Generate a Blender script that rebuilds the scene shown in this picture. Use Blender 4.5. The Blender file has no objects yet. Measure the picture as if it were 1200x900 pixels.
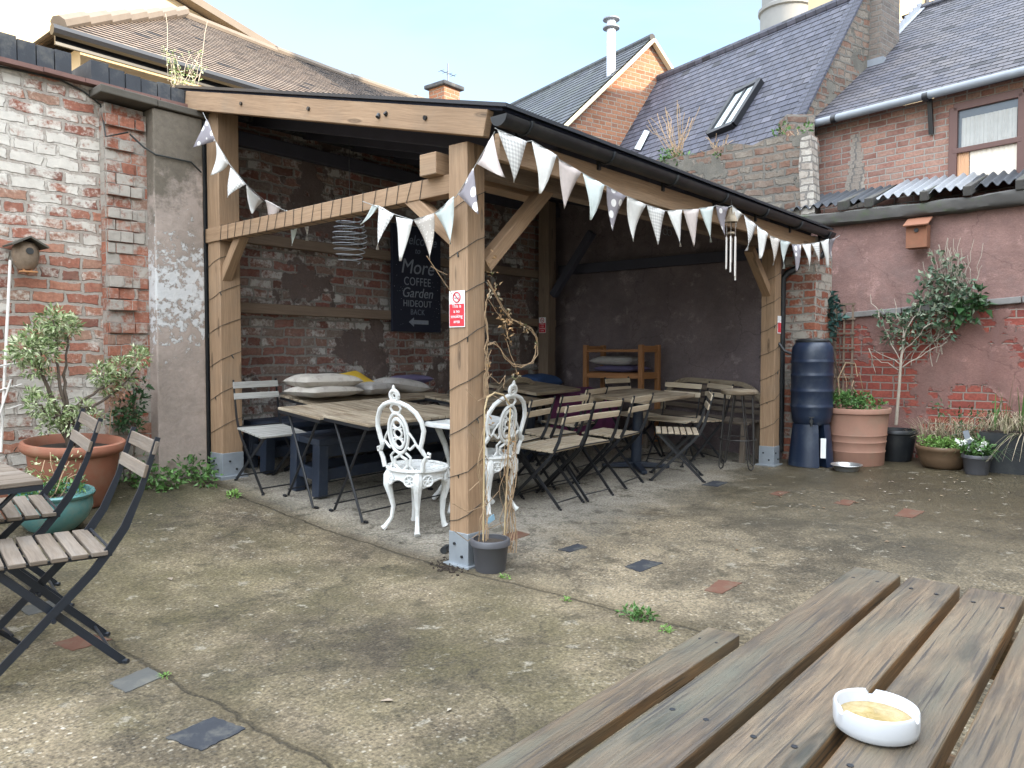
import bpy, bmesh, math, random
from mathutils import Vector, Matrix, Quaternion, noise as mnoise
random.seed(7)
R = math.radians
scene = bpy.context.scene
COL = scene.collection

# ------------------------------------------------------------------ camera, sky, sun, exposure
F = 901.0; PIT = math.atan(35 / 901); HC = 1.25
cam = bpy.data.cameras.new('camera'); camo = bpy.data.objects.new('camera', cam); COL.objects.link(camo)
cam.sensor_width = 36; cam.lens = 36 * F / 1200; cam.clip_start = .02; cam.clip_end = 600
camo.location = (0, 0, HC); camo.rotation_euler = (R(90) - PIT, 0, 0)
scene.camera = camo
SUN_EL = R(23); SUN_AZ = R(120.5)            # azimuth clockwise from +Y
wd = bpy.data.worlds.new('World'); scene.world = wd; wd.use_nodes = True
wt = wd.node_tree; wt.nodes.clear()
wout = wt.nodes.new('ShaderNodeOutputWorld'); wbg = wt.nodes.new('ShaderNodeBackground')
sky = wt.nodes.new('ShaderNodeTexSky'); sky.sky_type = 'NISHITA'; sky.sun_disc = False
sky.sun_elevation = SUN_EL; sky.sun_rotation = SUN_AZ; sky.air_density = 1.0; sky.dust_density = .6; sky.ozone_density = 1.2
wco = wt.nodes.new('ShaderNodeTexCoord'); wmap = wt.nodes.new('ShaderNodeMapping'); wmap.inputs['Scale'].default_value = (1, 1, 2.6)
wn = wt.nodes.new('ShaderNodeTexNoise'); wn.inputs['Scale'].default_value = 1.7; wn.inputs['Detail'].default_value = 7; wn.inputs['Roughness'].default_value = .55; wn.inputs['Distortion'].default_value = .4
wr = wt.nodes.new('ShaderNodeValToRGB'); wr.color_ramp.elements[0].position = .44; wr.color_ramp.elements[1].position = .66
wmx = wt.nodes.new('ShaderNodeMix'); wmx.data_type = 'RGBA'; pass
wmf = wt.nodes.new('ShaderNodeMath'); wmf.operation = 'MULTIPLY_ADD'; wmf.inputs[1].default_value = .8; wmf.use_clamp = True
wsp = wt.nodes.new('ShaderNodeSeparateXYZ'); wup = wt.nodes.new('ShaderNodeMapRange'); wup.interpolation_type = 'SMOOTHSTEP'   # unseen bright cloud bank added overhead and behind as fill light
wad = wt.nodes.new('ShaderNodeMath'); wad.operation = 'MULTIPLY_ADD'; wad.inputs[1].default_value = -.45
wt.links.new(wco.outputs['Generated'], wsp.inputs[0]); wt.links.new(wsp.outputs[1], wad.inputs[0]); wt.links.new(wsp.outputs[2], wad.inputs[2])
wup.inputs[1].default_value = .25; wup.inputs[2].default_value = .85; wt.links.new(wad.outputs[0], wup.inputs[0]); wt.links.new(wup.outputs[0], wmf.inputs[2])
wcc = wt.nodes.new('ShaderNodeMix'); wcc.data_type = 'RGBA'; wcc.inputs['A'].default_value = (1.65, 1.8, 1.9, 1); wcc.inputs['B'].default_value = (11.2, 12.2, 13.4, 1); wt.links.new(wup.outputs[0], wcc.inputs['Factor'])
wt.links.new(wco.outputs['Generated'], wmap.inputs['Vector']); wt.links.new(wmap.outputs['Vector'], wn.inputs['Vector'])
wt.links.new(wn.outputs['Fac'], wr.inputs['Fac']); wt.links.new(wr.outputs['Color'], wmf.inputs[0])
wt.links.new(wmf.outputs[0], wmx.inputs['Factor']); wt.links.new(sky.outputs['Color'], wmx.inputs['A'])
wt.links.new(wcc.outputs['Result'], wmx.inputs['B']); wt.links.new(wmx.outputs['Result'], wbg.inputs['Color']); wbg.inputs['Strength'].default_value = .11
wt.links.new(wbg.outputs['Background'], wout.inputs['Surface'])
sl = bpy.data.lights.new('sun', 'SUN'); slo = bpy.data.objects.new('sun', sl); COL.objects.link(slo)
sl.energy = 2.6; sl.angle = R(.5); sl.color = (1, .86, .66)
sd = Vector((math.sin(SUN_AZ) * math.cos(SUN_EL), math.cos(SUN_AZ) * math.cos(SUN_EL), math.sin(SUN_EL)))
slo.rotation_euler = sd.to_track_quat('Z', 'Y').to_euler(); slo.location = sd * 40
vs = scene.view_settings; vs.view_transform = 'Standard'; vs.look = 'None'; vs.gamma = 1; vs.use_curve_mapping = False
vs.exposure = 2.25
scene.cycles.max_bounces = 7; scene.cycles.diffuse_bounces = 6; scene.cycles.glossy_bounces = 3
scene.cycles.transparent_max_bounces = 8; scene.cycles.use_denoising = True; scene.cycles.use_adaptive_sampling = False

# ------------------------------------------------------------------ the yard's own axes: e along the eaves, l towards the garden wall
AZ = R(90 - 40.1)
EX, EY = math.cos(AZ), math.sin(AZ); LX, LY = -EY, EX
CX, CY = -0.26551, 4.55532                    # foot of the middle post
def ray(px, py):
    u = (px - 600) / F; v = (450 - py) / F; c, s = math.cos(PIT), math.sin(PIT)
    return (u, c + s * v, -s + c * v)
def site(x, y):
    dx, dy = x - CX, y - CY; return dx * EX + dy * EY, dx * LX + dy * LY
def W(e, l, z=0): return Vector((CX + e * EX + l * LX, CY + e * EY + l * LY, z))
def g(e, l):                                   # the yard rises gently to the walls
    ll = max(0, min(l, 4)); return .022 * max(0, min(e, 8)) + .02 * ll + .022 * ll * ll
def gnormal(e, l):
    d = .05; n = Vector((-(g(e + d, l) - g(e - d, l)) / (2 * d), -(g(e, l + d) - g(e, l - d)) / (2 * d), 1)).normalized()
    return Vector((n.x * EX + n.y * LX, n.x * EY + n.y * LY, n.z))
def gp(px, py):
    z = 0; d = ray(px, py)
    for i in range(50):
        t = (z - HC) / d[2]; e, l = site(d[0] * t, d[1] * t); z = .5 * z + .5 * g(e, l)
    return e, l
def pl(px, py, l=None, e=None):                # where a sight line meets an upright plane of the yard
    d = ray(px, py); o = site(0, 0); a = site(d[0], d[1]); de, dl = a[0] - o[0], a[1] - o[1]
    t = (l - o[1]) / dl if l is not None else (e - o[0]) / de
    return Vector((o[0] + de * t, o[1] + dl * t, HC + d[2] * t))
def at(px, py, Y):
    d = ray(px, py); t = Y / d[1]; return Vector((d[0] * t, Y, HC + d[2] * t))

# ------------------------------------------------------------------ materials
class NT:
    def __init__(s, name):
        s.m = bpy.data.materials.new(name); s.m.use_nodes = True; s.t = s.m.node_tree; s.t.nodes.clear()
        s.out = s.t.nodes.new('ShaderNodeOutputMaterial'); s.b = s.t.nodes.new('ShaderNodeBsdfPrincipled')
        s.t.links.new(s.b.outputs[0], s.out.inputs[0]); s.tc = s.t.nodes.new('ShaderNodeTexCoord')
        s.uv = s.tc.outputs['UV']; s.ob = s.tc.outputs['Object']
    def set(s, sock, v):
        if isinstance(v, bpy.types.NodeSocket): s.t.links.new(v, sock)
        elif isinstance(v, (tuple, list)) and len(v) == 3 and sock.type == 'RGBA': sock.default_value = (*v, 1)
        else: sock.default_value = v
    def n(s, typ, props=None, **inp):
        nd = s.t.nodes.new('ShaderNode' + typ)
        for k, v in (props or {}).items(): setattr(nd, k, v)
        for k, v in inp.items(): s.set(nd.inputs[k.replace('_', ' ')], v)
        return nd
    def noise(s, vec, scale, detail=4, rough=.55, dist=0, col=False):
        nd = s.n('TexNoise', None, Vector=vec, Scale=scale, Detail=detail, Roughness=rough, Distortion=dist)
        return nd.outputs['Color' if col else 'Fac']
    def vor(s, vec, scale, feature='F1', out='Distance', rnd=1):
        nd = s.n('TexVoronoi', {'feature': feature}, Vector=vec, Scale=scale, Randomness=rnd); return nd.outputs[out]
    def map(s, vec, scale=(1, 1, 1), loc=(0, 0, 0), rot=(0, 0, 0)):
        return s.n('Mapping', None, Vector=vec, Scale=scale, Location=loc, Rotation=rot).outputs[0]
    def ramp(s, fac, els, interp='LINEAR'):
        nd = s.n('ValToRGB', None, Fac=fac); cr = nd.color_ramp; cr.interpolation = interp
        while len(cr.elements) < len(els): cr.elements.new(.5)
        for e, (p, c) in zip(cr.elements, els):
            e.position = p; e.color = (c, c, c, 1) if isinstance(c, (int, float)) else (*c, 1)
        return nd.outputs[0]
    def mix(s, fac, a, b, mode='MIX'):
        nd = s.n('Mix', {'data_type': 'RGBA', 'blend_type': mode}); s.set(nd.inputs['Factor'], fac)
        for k, v in (('A', a), ('B', b)):
            sk = [i for i in nd.inputs if i.name == k and i.type == 'RGBA'][0]; s.set(sk, v)
        return [o for o in nd.outputs if o.type == 'RGBA'][0]
    def m_(s, op, a, b=0.0, clamp=False):
        nd = s.n('Math', {'operation': op, 'use_clamp': clamp}); s.set(nd.inputs[0], a); s.set(nd.inputs[1], b); return nd.outputs[0]
    def vadd(s, a, b):
        nd = s.n('VectorMath', {'operation': 'ADD'}); s.set(nd.inputs[0], a); s.set(nd.inputs[1], b); return nd.outputs[0]
    def vscale(s, a, k):
        nd = s.n('VectorMath', {'operation': 'SCALE'}); s.set(nd.inputs[0], a); nd.inputs['Scale'].default_value = k; return nd.outputs[0]
    def sep(s, v): return s.n('SeparateXYZ', None, Vector=v).outputs
    def isl(s): return s.n('NewGeometry').outputs['Random Per Island']
    def bump(s, h, strength=.5, dist=.01, normal=None):
        nd = s.n('Bump', None, Height=h, Strength=strength, Distance=dist)
        if normal is not None: s.set(nd.inputs['Normal'], normal)
        return nd.outputs[0]
    def fin(s, col, rough=.7, normal=None, metal=0, spec=None, **kw):
        s.set(s.b.inputs['Base Color'], col); s.set(s.b.inputs['Roughness'], rough); s.set(s.b.inputs['Metallic'], metal)
        if normal is not None: s.set(s.b.inputs['Normal'], normal)
        if spec is not None: s.set(s.b.inputs['Specular IOR Level'], spec)
        for k, v in kw.items(): s.set(s.b.inputs[k.replace('_', ' ')], v)
        return s.m

def wood(name, dark, light, rough=.75, grey=None, greyamt=0.0, knots=True, bstr=.25, gs=1.0, stain=None, crack=None):
    t = NT(name); isl = t.isl()
    off = t.n('CombineXYZ', None, X=t.m_('MULTIPLY', isl, 37.0), Y=t.m_('MULTIPLY', isl, 11.0)).outputs[0]
    uv = t.vadd(t.uv, off)
    w = t.vadd(uv, t.vscale(t.noise(uv, 1.6, 3, col=True), .05))
    gr = t.noise(t.map(w, (1.6 * gs, 42 * gs, 1)), 1.0, 6, .62)
    gr2 = t.noise(t.map(w, (7 * gs, 170 * gs, 1)), 1.0, 4, .6)
    base = t.ramp(gr, [(.3, dark), (.5, tuple((a + b) / 2 for a, b in zip(dark, light))), (.72, light)])
    base = t.mix(.35 if stain is None else .5, base, t.ramp(gr2, [(.3, tuple(c * .55 for c in dark)), (.7, light)]))
    big = t.noise(uv, 1.1, 3)
    base = t.mix(t.ramp(big, [(.35, 0), (.7, .45)]), base, tuple(c * .62 for c in dark))
    base = t.mix(.5, base, t.ramp(isl, [(0, .72), (1, 1.15)]), 'MULTIPLY') if True else base
    if knots:
        kv = t.vor(t.map(w, (2.1, 11, 1)), 1.0)
        base = t.mix(t.ramp(kv, [(.05, .95), (.09, .5), (.13, .75), (.19, 0)]), base, tuple(c * .32 for c in dark))
    if grey is not None:
        base = t.mix(t.ramp(t.noise(t.map(uv, (1.2, 6, 1)), 1.6, 6, .65), [(.62 - greyamt, 0), (.95 - greyamt, .9)]), base, grey)
    if crack is not None: base = t.mix(t.ramp(t.noise(t.map(uv, (1.4, 120, 1), (7, 1, 0)), 1.0, 3, .5), [(.68, 0), (.715, .85)]), base, crack); base = t.mix(t.ramp(t.noise(uv, 2.6, 6, .7), [(.5, 0), (.75, .5)]), base, (.20, .155, .11))
    if stain is not None:
        base = t.mix(t.ramp(t.noise(t.map(uv, (2.2, 7, 1), (5, 3, 0)), 1.0, 7, .7), [(.49, 0), (.68, .85)]), base, stain)
        base = t.mix(t.ramp(t.noise(t.map(uv, (3.0, 150, 1)), 1.0, 3, .5), [(.60, 0), (.645, .85)]), base, stain)
    return t.fin(base, rough, t.bump(t.m_('ADD', gr, t.m_('MULTIPLY', gr2, .6)), bstr, .004))

def bricks(name, cols, mortar, bw=.225, rh=.088, ms=.009, paint=None, pamt=.5, render=None, ramt=.5, grime=(.05, .05, .045), gamt=.3, bstr=.9, wob=.02, pbig=1.2, soot=None):
    t = NT(name); uv = t.uv
    uvd = t.vadd(uv, t.vscale(t.vadd(t.noise(uv, 5.5, 3, col=True), (-.5, -.5, -.5)), wob))
    uvd = t.vadd(uvd, t.vscale(t.vadd(t.noise(uv, 22, 2, col=True), (-.5, -.5, -.5)), wob * .35))
    br = t.n('TexBrick', {'offset': .5, 'offset_frequency': 2, 'squash': .62, 'squash_frequency': 5}, Vector=uvd, Color1=(0, 0, 0), Color2=(1, 1, 1), Mortar=(.5, .5, .5), Scale=1.0, Mortar_Size=ms, Mortar_Smooth=.35, Bias=0.0, Brick_Width=bw, Row_Height=rh)
    rnd = t.sep(br.outputs['Color'])[0]; mf = br.outputs['Fac']
    nfine = t.noise(uv, 38, 5, .65); nmid = t.noise(uv, 7, 5, .6); nbig = t.noise(uv, pbig, 4, .55)
    c = t.ramp(rnd, [(i / (len(cols) - 1), k) for i, k in enumerate(cols)])
    c = t.mix(t.ramp(nfine, [(.35, .55), (.7, 0)]), c, tuple(a * .45 for a in cols[0]))
    c = t.mix(t.ramp(nmid, [(.45, 0), (.8, .5)]), c, tuple(min(1, a * 1.25) for a in cols[-1]))
    mcol = t.mix(nfine, tuple(a * .55 for a in mortar), mortar)
    c = t.mix(mf, c, mcol)
    h = t.m_('SUBTRACT', t.m_('MULTIPLY', nfine, .35), mf)
    h = t.m_('ADD', h, t.m_('MULTIPLY', rnd, .25))
    if paint is not None:
        rr = t.n('TexWhiteNoise', {'noise_dimensions': '1D'}); t.set(rr.inputs['W'], t.m_('MULTIPLY', rnd, 91.7)); r2 = rr.outputs['Value']
        s_ = t.m_('ADD', t.m_('MULTIPLY', r2, .20), t.m_('MULTIPLY', nbig, .95)); s_ = t.m_('SUBTRACT', s_, .10); s_ = t.m_('ADD', s_, t.m_('MULTIPLY', nmid, .5)); s_ = t.m_('ADD', s_, t.m_('MULTIPLY', nfine, .34))
        pm = t.ramp(s_, [(.90 + .3 * (.5 - pamt), 0), (1.0 + .3 * (.5 - pamt), 1)])
        pm = t.m_('MULTIPLY', pm, t.m_('SUBTRACT', 1.0, t.m_('MULTIPLY', mf, .22)))
        pc = t.mix(t.noise(uv, 14, 5, .7), tuple(a * .55 for a in paint), paint)
        c = t.mix(pm, c, pc); h = t.m_('ADD', h, t.m_('MULTIPLY', pm, .12))
    if render is not None:
        rm = t.ramp(t.m_('ADD', t.m_('MULTIPLY', nbig, .8), t.m_('MULTIPLY', nmid, .25)), [(.56 + .5 * (.5 - ramt), 0), (.575 + .5 * (.5 - ramt), 1)])
        rc = t.mix(t.noise(uv, 9, 6, .7), tuple(a * .6 for a in render), render)
        rc = t.mix(t.ramp(t.noise(uv, 2.3, 5, .65), [(.42, 0), (.62, .75)]), rc, tuple(a * .5 for a in render))
        rc = t.mix(t.ramp(t.noise(t.map(uv, (5, .7, 1)), 1.6, 5, .7), [(.5, 0), (.75, .7)]), rc, (render[0] * .62, render[1] * .66, render[2] * .7))
        rc = t.mix(t.ramp(t.noise(t.map(uv, (1, 1, 1), (4, 2, 0)), 3.4, 6, .75), [(.56, 0), (.7, .75)]), rc, tuple(min(1, a * 1.5 + .03) for a in render))
        rc = t.mix(t.ramp(t.noise(uv, 60, 3, .7), [(.3, .55), (.6, 0)]), rc, tuple(a * .45 for a in render))
        ck = t.n('TexVoronoi', {'feature': 'DISTANCE_TO_EDGE'}, Vector=t.vadd(uv, t.vscale(t.noise(uv, 4, 4, col=True), .35)), Scale=1.1).outputs['Distance']
        rc = t.mix(t.ramp(ck, [(.002, .5), (.008, 0)]), rc, tuple(a * .3 for a in render))
        c = t.mix(rm, c, rc)
        hr = t.m_('ADD', .35, t.m_('MULTIPLY', t.noise(uv, 30, 6, .7), .5))
        hm = t.n('Mix', {'data_type': 'FLOAT'}); t.set(hm.inputs[0], rm); t.set(hm.inputs[2], h); t.set(hm.inputs[3], hr); h = hm.outputs[0]
    c = t.mix(t.ramp(t.noise(uv, 1.7, 6, .7), [(.5, 0), (.85, gamt)]), c, grime)
    if soot: c = t.mix(soot, c, (.03, .03, .03))
    return t.fin(c, .92, t.bump(h, bstr, .012), spec=.25)

def plain(name, col, rough=.6, var=.25, scale=6, bstr=.15, bscale=40, metal=0, spec=None, dirt=None, dirtamt=.5, dscale=4):
    t = NT(name); o = t.ob
    c = t.mix(t.noise(o, scale, 5, .6), tuple(a * (1 - var) for a in col), tuple(min(1, a * (1 + var * .6)) for a in col))
    if dirt is not None:
        c = t.mix(t.ramp(t.noise(o, dscale, 7, .7), [(.5, 0), (.72, dirtamt)]), c, dirt)
    return t.fin(c, rough, t.bump(t.noise(o, bscale, 4, .6), bstr, .004), metal, spec)

def leafm(name, cols, rough=.5, trans=.0):
    t = NT(name); c = t.ramp(t.isl(), [(i / (len(cols) - 1), k) for i, k in enumerate(cols)])
    c = t.mix(t.noise(t.ob, 45, 3), c, tuple(a * .7 for a in cols[0])) if False else c
    return t.fin(c, rough, spec=.35)

def slates(name, cols, bw=.25, rh=.14, lichen=None, lamt=.4):
    t = NT(name); uv = t.uv
    br = t.n('TexBrick', {'offset': .5}, Vector=uv, Color1=(0, 0, 0), Color2=(1, 1, 1), Mortar=(.0, .0, .0), Scale=1.0, Mortar_Size=.006, Mortar_Smooth=.2, Brick_Width=bw, Row_Height=rh)
    rnd = t.sep(br.outputs['Color'])[0]; mf = br.outputs['Fac']
    c = t.ramp(rnd, [(i / (len(cols) - 1), k) for i, k in enumerate(cols)])
    c = t.mix(t.ramp(t.noise(uv, 9, 5, .7), [(.4, 0), (.8, .6)]), c, tuple(a * .5 for a in cols[0]))
    if lichen is not None:
        c = t.mix(t.ramp(t.noise(uv, 1.5, 7, .75), [(.5 - .2 * lamt, 0), (.9 - .2 * lamt, .8)]), c, lichen)
    c = t.mix(t.ramp(rnd, [(.955, 0), (.965, .85)]), c, (.012, .012, .015)); c = t.mix(t.ramp(t.noise(uv, 26, 4, .7), [(.64, 0), (.7, .8)]), c, (.014, .014, .016)); c = t.mix(t.ramp(t.noise(t.map(uv, (1, 1, 1), (5, 2, 0)), 18, 5, .7), [(.63, 0), (.7, .5)]), c, tuple(min(1, a * 2.2) for a in cols[-1]))
    c = t.mix(mf, c, (.012, .012, .014))
    h = t.m_('SUBTRACT', t.m_('ADD', t.m_('MULTIPLY', rnd, .7), t.m_('MULTIPLY', t.noise(uv, 30, 4), .3)), mf)
    return t.fin(c, .62, t.bump(h, .8, .012), spec=.4)

M = {}
M['timber'] = wood('new_timber', (.25, .152, .085), (.46, .305, .185), .72, crack=(.07, .045, .025))
M['timber_inner'] = wood('shaded_timber', (.17, .12, .085), (.30, .22, .16), .8)  # darker copy of the new timber, shelter shade put into its colour
M['slat_wood'] = wood('silvered_slats', (.36, .28, .19), (.64, .53, .39), .8, grey=(.40, .36, .29), greyamt=.14, knots=False)
M['old_slat'] = wood('weathered_slats', (.08, .06, .045), (.23, .18, .135), .85, grey=(.20, .175, .15), greyamt=.15, knots=False, bstr=.5)
M['table_old'] = wood('worn_tabletop', (.10, .07, .045), (.33, .245, .155), .8, grey=(.42, .36, .27), greyamt=.22, knots=False, bstr=.5)
M['pic_top'] = wood('weathered_decking', (.05, .038, .027), (.285, .205, .13), .38, grey=(.105, .105, .08), greyamt=.2, bstr=.9, gs=.8, stain=(.045, .04, .035))
M['pic_side'] = wood('orange_board_edge', (.09, .05, .022), (.34, .18, .07), .65, grey=(.10, .085, .05), greyamt=.22, bstr=.5, stain=(.04, .03, .02))
M['grey_slat'] = wood('silver_grey_slats', (.25, .24, .22), (.45, .44, .41), .85, knots=False, bstr=.5)
M['pine'] = wood('orange_pine', (.30, .13, .05), (.52, .25, .10), .6, knots=False)
M['blue_paint'] = plain('dark_blue_paint', (.014, .022, .040), .6, .3, 5, .25, 60, dirt=(.10, .10, .10), dirtamt=.35)
M['black_metal'] = plain('black_iron', (.012, .013, .016), .42, .3, 9, .1, 60)
M['fg_metal'] = plain('blue_black_iron', (.016, .02, .028), .38, .3, 9, .1, 60)
M['white_iron'] = plain('white_painted_iron', (.68, .69, .68), .5, .12, 12, .5, 70, dirt=(.36, .34, .29), dirtamt=.55, dscale=14)
M['galv'] = plain('galvanised_bracket', (.30, .33, .36), .5, .25, 10, .1, metal=.35, dirt=(.2, .2, .18))
M['black_plastic'] = plain('black_plastic', (.012, .014, .017), .45, .3, 4, .05, dirt=(.05, .05, .045), dirtamt=.5, dscale=6)
M['pot_grey'] = plain('grey_plastic_pot', (.07, .07, .078), .5, .15, 5, .06)
M['soil'] = plain('soil', (.035, .025, .018), .95, .5, 30, .9, 60)
M['terracotta'] = plain('terracotta', (.31, .165, .115), .8, .3, 5, .25, 30, dirt=(.24, .165, .115), dirtamt=.8, dscale=4)
M['terracotta_dark'] = plain('damp_terracotta', (.26, .10, .058), .75, .25, 5, .25, 30, dirt=(.20, .16, .11), dirtamt=.45, dscale=5)
M['teal'] = plain('teal_glaze', (.075, .19, .185), .22, .4, 7, .12, 18, dirt=(.22, .20, .14), dirtamt=.5, dscale=5)
M['butt_blue'] = plain('blue_black_plastic', (.012, .022, .048), .4, .3, 3, .05, dirt=(.06, .075, .095), dirtamt=.6, dscale=5)
M['brown_glaze'] = plain('brown_glaze', (.16, .10, .058), .4, .35, 6, .15, dirt=(.05, .04, .03), dirtamt=.8, dscale=5)
M['steel'] = plain('dull_steel', (.45, .45, .44), .35, .2, 9, .1, metal=.8)
M['bark'] = plain('bark', (.10, .075, .055), .9, .4, 20, .6, 50)
M['pale_bark'] = plain('pale_stem', (.36, .31, .25), .85, .3, 20, .4, 50)
M['dead_stem'] = plain('dry_stem', (.34, .235, .14), .85, .4, 25, .4, 50)
M['cane'] = plain('bamboo', (.45, .34, .19), .6, .25, 12, .2)
M['white_cane'] = plain('whitened_cane', (.62, .58, .54), .7, .2, 12, .2)
M['cable'] = plain('dark_cable', (.018, .02, .018), .55, .2, 9, .05)
M['twine'] = plain('grey_twine', (.3, .3, .29), .9, .2, 30, .3)
M['leaf_var'] = leafm('variegated_leaves', [(.08, .125, .04), (.15, .22, .08), (.31, .37, .17), (.57, .60, .40), (.23, .29, .13)])
M['leaf_dark'] = leafm('dark_leaves', [(.02, .05, .018), (.035, .085, .03), (.06, .12, .045), (.03, .06, .03)], .35)
M['leaf_weed'] = leafm('weed_leaves', [(.035, .085, .02), (.07, .15, .035), (.11, .21, .06), (.05, .11, .03)])
M['leaf_bright'] = leafm('bright_leaves', [(.09, .19, .035), (.15, .28, .06), (.20, .34, .09), (.12, .2, .05)])
M['leaf_climb'] = leafm('climber_leaves', [(.04, .07, .045), (.06, .12, .06), (.13, .17, .12), (.24, .26, .18), (.05, .10, .05)], .4)
M['leaf_bluegreen'] = leafm('blue_green_leaves', [(.02, .05, .045), (.04, .09, .08), (.06, .13, .11)], .35)
M['leaf_dry'] = leafm('dry_leaves', [(.22, .13, .06), (.36, .22, .10), (.42, .30, .17), (.28, .15, .07)], .8)
M['straw'] = leafm('straw_blades', [(.22, .17, .11), (.34, .27, .18), (.42, .35, .25), (.24, .20, .12), (.10, .15, .05)], .8)
M['flower_pink'] = leafm('faded_petals', [(.5, .3, .2), (.6, .40, .29), (.45, .25, .16)], .8)
M['flower_white'] = leafm('white_petals', [(.75, .77, .74), (.8, .8, .72)], .7)
M['litter'] = leafm('fallen_leaves', [(.22, .14, .07), (.28, .24, .18), (.31, .28, .23), (.14, .08, .04), (.33, .30, .25)], .8)
M['orange_plastic'] = plain('orange_plastic', (.60, .15, .05), .5, .15)
M['slate_slab'] = plain('blue_slab', (.04, .043, .05), .95, .35, 9, .5, 40, spec=.1, dirt=(.11, .105, .09), dirtamt=.8, dscale=9)
M['red_slab'] = plain('red_quarry_tile', (.135, .07, .05), .95, .35, 9, .5, 40, spec=.1, dirt=(.11, .095, .07), dirtamt=.85, dscale=9)
M['grey_slab'] = plain('grey_slab', (.075, .075, .07), .95, .3, 9, .5, 40, dirt=(.13, .12, .095), dirtamt=.7, dscale=8)
M['sign_white'] = plain('white_sign', (.78, .78, .78), .5, .06)
M['sign_red'] = plain('red_sign', (.56, .035, .05), .5, .1)
M['ledge_stone'] = plain('grey_stone_ledge', (.21, .20, .19), .9, .3, 8, .4, 30, dirt=(.12, .10, .09), dirtamt=.6, dscale=7)
M['chalk'] = plain('chalk_marks', (.26, .29, .34), .9, .35, 40)
M['chalk_dim'] = plain('faint_chalk', (.16, .19, .25), .9, .4, 40)
M['board'] = plain('chalkboard', (.010, .014, .032), .7, .4, 4, .1)
M['ink'] = plain('dark_ink', (.02, .02, .02), .6, .1)
M['white_paint'] = plain('white_gloss', (.75, .75, .74), .4, .06)
M['lead'] = plain('lead_flashing', (.22, .24, .27), .5, .25, 8, .15)
M['sheet_lead'] = plain('pale_lead_flashing', (.40, .42, .46), .5, .2, 8, .15)
M['glass_sky'] = plain('roof_glass', (.55, .62, .64), .04, .05, spec=1.0)
M['glass_dark'] = plain('window_glass', (.10, .11, .12), .05, .1, spec=.9)
M['curtain'] = plain('net_curtain', (.42, .42, .40), .9, .2, 9)
M['blind_reflection'] = plain('peach_reflection_drape', (.66, .40, .24), .9, .15, 4)
M['blind_reflection_pale'] = plain('cream_reflection_drape', (.74, .66, .56), .9, .12, 4)
M['bounce_house'] = plain('pale_bounce_render', (.74, .71, .64), .9, .1, 2, .2, 30)  # walls of the added house, kept pale to bounce fill light
M['window_wood'] = plain('brown_window_frame', (.12, .06, .05), .55, .2)
M['cream'] = plain('cream_render', (.62, .48, .29), .9, .1, 2, .2, 30, dirt=(.55, .42, .25), dirtamt=.4, dscale=1.2)
M['white_render'] = plain('pale_render', (.72, .62, .42), .9, .1, 2, .2, 30)
M['tower_stone'] = plain('pale_church_stone', (.23, .225, .215), .9, .25, 1.2, .4, 6, dirt=(.2, .2, .19), dirtamt=.4, dscale=.6)
M['louvre'] = plain('dark_louvres', (.06, .06, .065), .8)
M['flue'] = plain('white_flue', (.72, .74, .78), .3, .08, metal=.2)
M['rafter_dark'] = plain('shadowed_rafter', (.055, .055, .075), .85, .3, 5, .3)  # timber darkened so the shade under the roof is in its colour
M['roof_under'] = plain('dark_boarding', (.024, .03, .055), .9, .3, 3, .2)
M['roof_sheet'] = plain('black_sheeting', (.02, .023, .03), .5, .3, 4, .15)
M['corr_pale'] = plain('pale_fibre_sheet', (.26, .27, .29), .7, .2, 6, .2, dirt=(.16, .16, .14), dirtamt=.5, dscale=12)
M['corr_dark'] = plain('dark_fibre_sheet', (.055, .06, .07), .8, .3, 6, .2)
M['moss_beam'] = plain('mossy_timber', (.075, .07, .065), .95, .4, 5, .7, 20, dirt=(.05, .075, .025), dirtamt=.85, dscale=4)
M['rust_box'] = plain('rusty_orange_box', (.24, .10, .055), .85, .3, 8, .3, 40, dirt=(.15, .085, .05), dirtamt=.5, dscale=10)
M['wicker'] = plain('brown_wicker', (.20, .145, .10), .9, .5, 40, .9, 60)
M['coping'] = plain('black_brick_coping', (.042, .046, .054), .85, .5, 5, .8, 14, dirt=(.12, .115, .10), dirtamt=.9, dscale=5)
M['iron_strip'] = plain('rusty_tile_course', (.16, .085, .07), .85, .3, 9, .4)
M['old_timber'] = plain('grey_old_lintel', (.085, .075, .06), .95, .4, 7, .7, 25)
M['hidden_brick'] = bricks('house_brick', [(.28, .14, .10), (.40, .22, .16)], (.30, .28, .25))
M['purple'] = plain('purple_cloth', (.14, .03, .10), .95, .25, 9, .3, 40)
M['cushion'] = plain('patterned_linen', (.40, .365, .32), .95, .05, 3, .2, 90, dirt=(.23, .205, .18), dirtamt=.9, dscale=11)
M['cushion_grey'] = plain('grey_linen', (.36, .34, .32), .95, .1, 3, .2, 90, dirt=(.20, .19, .18), dirtamt=.8, dscale=12)
M['cushion_yellow'] = plain('yellow_cloth', (.62, .40, .03), .95, .12, 4, .2, 90)
M['cushion_lilac'] = plain('lilac_cloth', (.12, .10, .19), .95, .12, 4, .2, 90)
M['blue_cloth'] = plain('blue_cloth', (.03, .065, .16), .95, .12, 4, .2, 90)
M['wire'] = plain('white_wire', (.30, .32, .35), .5, .1)
M['chime'] = plain('chime_tubes', (.62, .58, .55), .3, .1, metal=.7)
M['ceramic'] = plain('white_ceramic', (.47, .48, .50), .18, .03, bstr=.02)
M['metal_stand'] = plain('stool_iron', (.03, .027, .025), .5, .2)

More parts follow.
